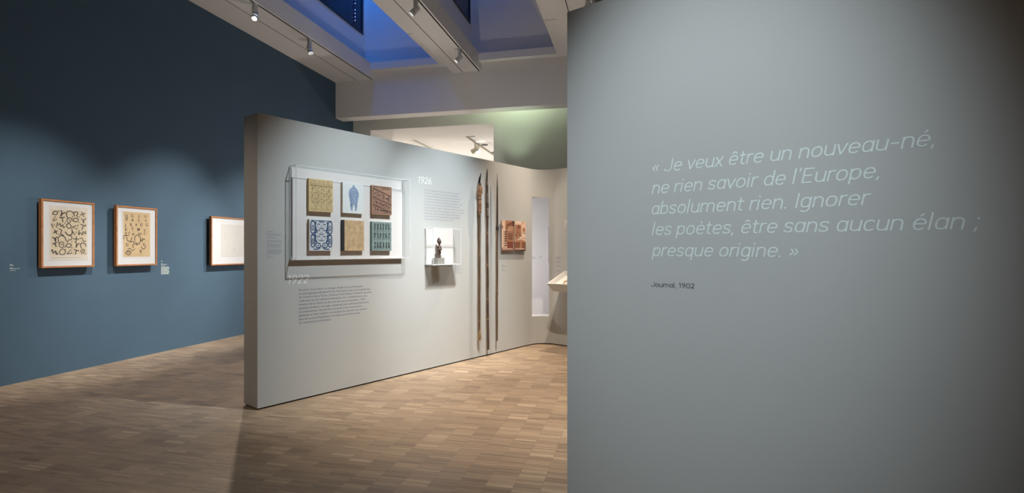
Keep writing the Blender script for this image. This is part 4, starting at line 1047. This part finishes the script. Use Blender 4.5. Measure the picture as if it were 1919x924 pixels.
# through the slot: labels and a panel edge on the white wall
wall_label(WS, 'wall_label', 997.5, 480, [(481.2, 1001.5, .8), (484.2, 1006.5, .8)], M['txt_soft'], 'left tiny label seen through the tall alcove slot')
wall_label(WS, 'wall_label', 1010.4, 480, [(481.2, 1016, .8), (484.2, 1014, .8)], M['txt_soft'], 'right tiny label seen through the tall alcove slot')
x0, x1, y0, y1 = WS.rect(1026.6, 1045, 424, 492.5, 0.02)
mb = MB(); mb.box(0, x1 - x0, 0, y1 - y0, 0, .02); tag(mb.build('wall_panel', mat('grey_panel', (.52, .51, .52), .7), M4=WS.mat(x0, y0, 0), bevel=.002), 'pale grey panel edge on the white wall behind the slot', 'panel')

# ================================================================== ROOM BEYOND: ceiling fittings
ZB = 4.07
CFR = lambda u, v: (lambda d_: (lambda p: ROOMM.inverted() @ p)(Vector((0, 0, EYE)) + d_ * ((ZB - EYE) / d_.z)))(Vector(((u - CXP) / FPX, 1, (HZ - v) / FPX)))
a = CFR(873, 254); b = CFR(926, 290)
mb = MB(); mb.box(a.x - .018, a.x + .018, a.y - .1, b.y + 1.2, ZB - .03, ZB); tr = mb.build('track_rail', mat('beige_track', (.36, .32, .25), .6), M4=ROOMM); tag(tr, 'lighting track rail on the cream ceiling beyond the opening', 'track')
xr = a.x
a2 = CFR(893, 249.5)
mb = MB(); mb.box(a2.x - .004, a2.x + .004, DB + 1.2, 9.5, ZB - .002, ZB + .001); struct(mb.build('ceiling_seam', M['vent'], M4=ROOMM))
for k, (u, v) in enumerate(((883.8, 254.3), (908, 271.2), (925.6, 285.4))):
    c = CFR(u, v); c.x = max(c.x, xr + .125)
    t = thing('downlight', ROOMM @ Matrix.Translation((c.x, c.y, ZB)), ['black recessed downlight farthest left on the cream ceiling beyond the opening', 'black recessed downlight between the other two on the cream ceiling', 'black recessed downlight touching the right edge of the opening'][k], 'downlight', 'downlights on the ceiling beyond the opening')
    mb = MB(); mb.tube([(0, 0, 0), (0, 0, -.012)], .085, 20); mb.build('trim_ring', M['downlight_black'], t)
    mb = MB(); mb.disc(0, 0, .06, -.0125, 18); mb.build('reflector', mat('downlight_grey', (.05, .05, .05), .3), t)
c0_, c1_ = CFR(775, 262), CFR(812, 279)
t = thing('linear_vent', ROOMM @ Matrix.Translation((c0_.x, c0_.y, ZB)), 'long grey slotted vent on the cream ceiling beyond the opening', 'vent')
mb = MB(); mb.box(-.055, .055, 0, c1_.y - c0_.y + 1.5, -.006, 0); mb.build('vent_plate', M['vent'], t)
mb = MB()
for sx_ in (-.16, .16): mb.box(sx_ - .003, sx_ + .003, -.4, c1_.y - c0_.y + 1.5, -.002, 0)
mb.build('panel_joint', M['vent'], t)
LB = mat('cream_lamp_body', (.60, .56, .46), .5)
for k, (u, v, tgt, lens, lab) in enumerate(((891.5, 266.5, (-.7, .1, -.35), 'lens_soft', 'cream track spotlight turned left, seen through the high opening'), (896, 270, (.2, -1.0, -.2), 'lens_bright', 'glowing cream track spotlight seen through the high opening'))):
    c = CFR(u, v)
    t = thing('track_spotlight', ROOMM @ Matrix.Translation((xr, c.y, ZB - .03)), lab, 'spotlight', 'spotlights in the room beyond')
    mb = MB(); mb.box(-.02, .02, -.04, .04, -.14, 0); mb.build('driver_housing', LB, t, bevel=.004)
    dv = Vector(tgt).normalized(); m4 = Matrix.Translation((0, 0, -.16)) @ Vector((0, 0, -1)).rotation_difference(dv).to_matrix().to_4x4()
    mb = MB(); mb.tube([(0, 0, .07), (0, 0, .06), (0, 0, -.06), (0, 0, -.11)], [.045, .055, .06, .066], 18); hardsmooth(mb.build('lamp_head', LB, t, m4))
    mb = MB(); mb.disc(0, 0, .058, -.112, 18); mb.build('lens', M[lens], t, m4)
# blue led dots, glowing to imitate reflections in the dark skylight window
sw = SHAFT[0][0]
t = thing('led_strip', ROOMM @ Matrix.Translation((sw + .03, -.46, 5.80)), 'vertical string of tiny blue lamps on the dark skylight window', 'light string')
mb = MB(); mb.box(-.018, -.012, -.004, .004, 0, 1.2); mb.build('carrier', M['black_metal'], t)  # added strip that joins the reflected dots
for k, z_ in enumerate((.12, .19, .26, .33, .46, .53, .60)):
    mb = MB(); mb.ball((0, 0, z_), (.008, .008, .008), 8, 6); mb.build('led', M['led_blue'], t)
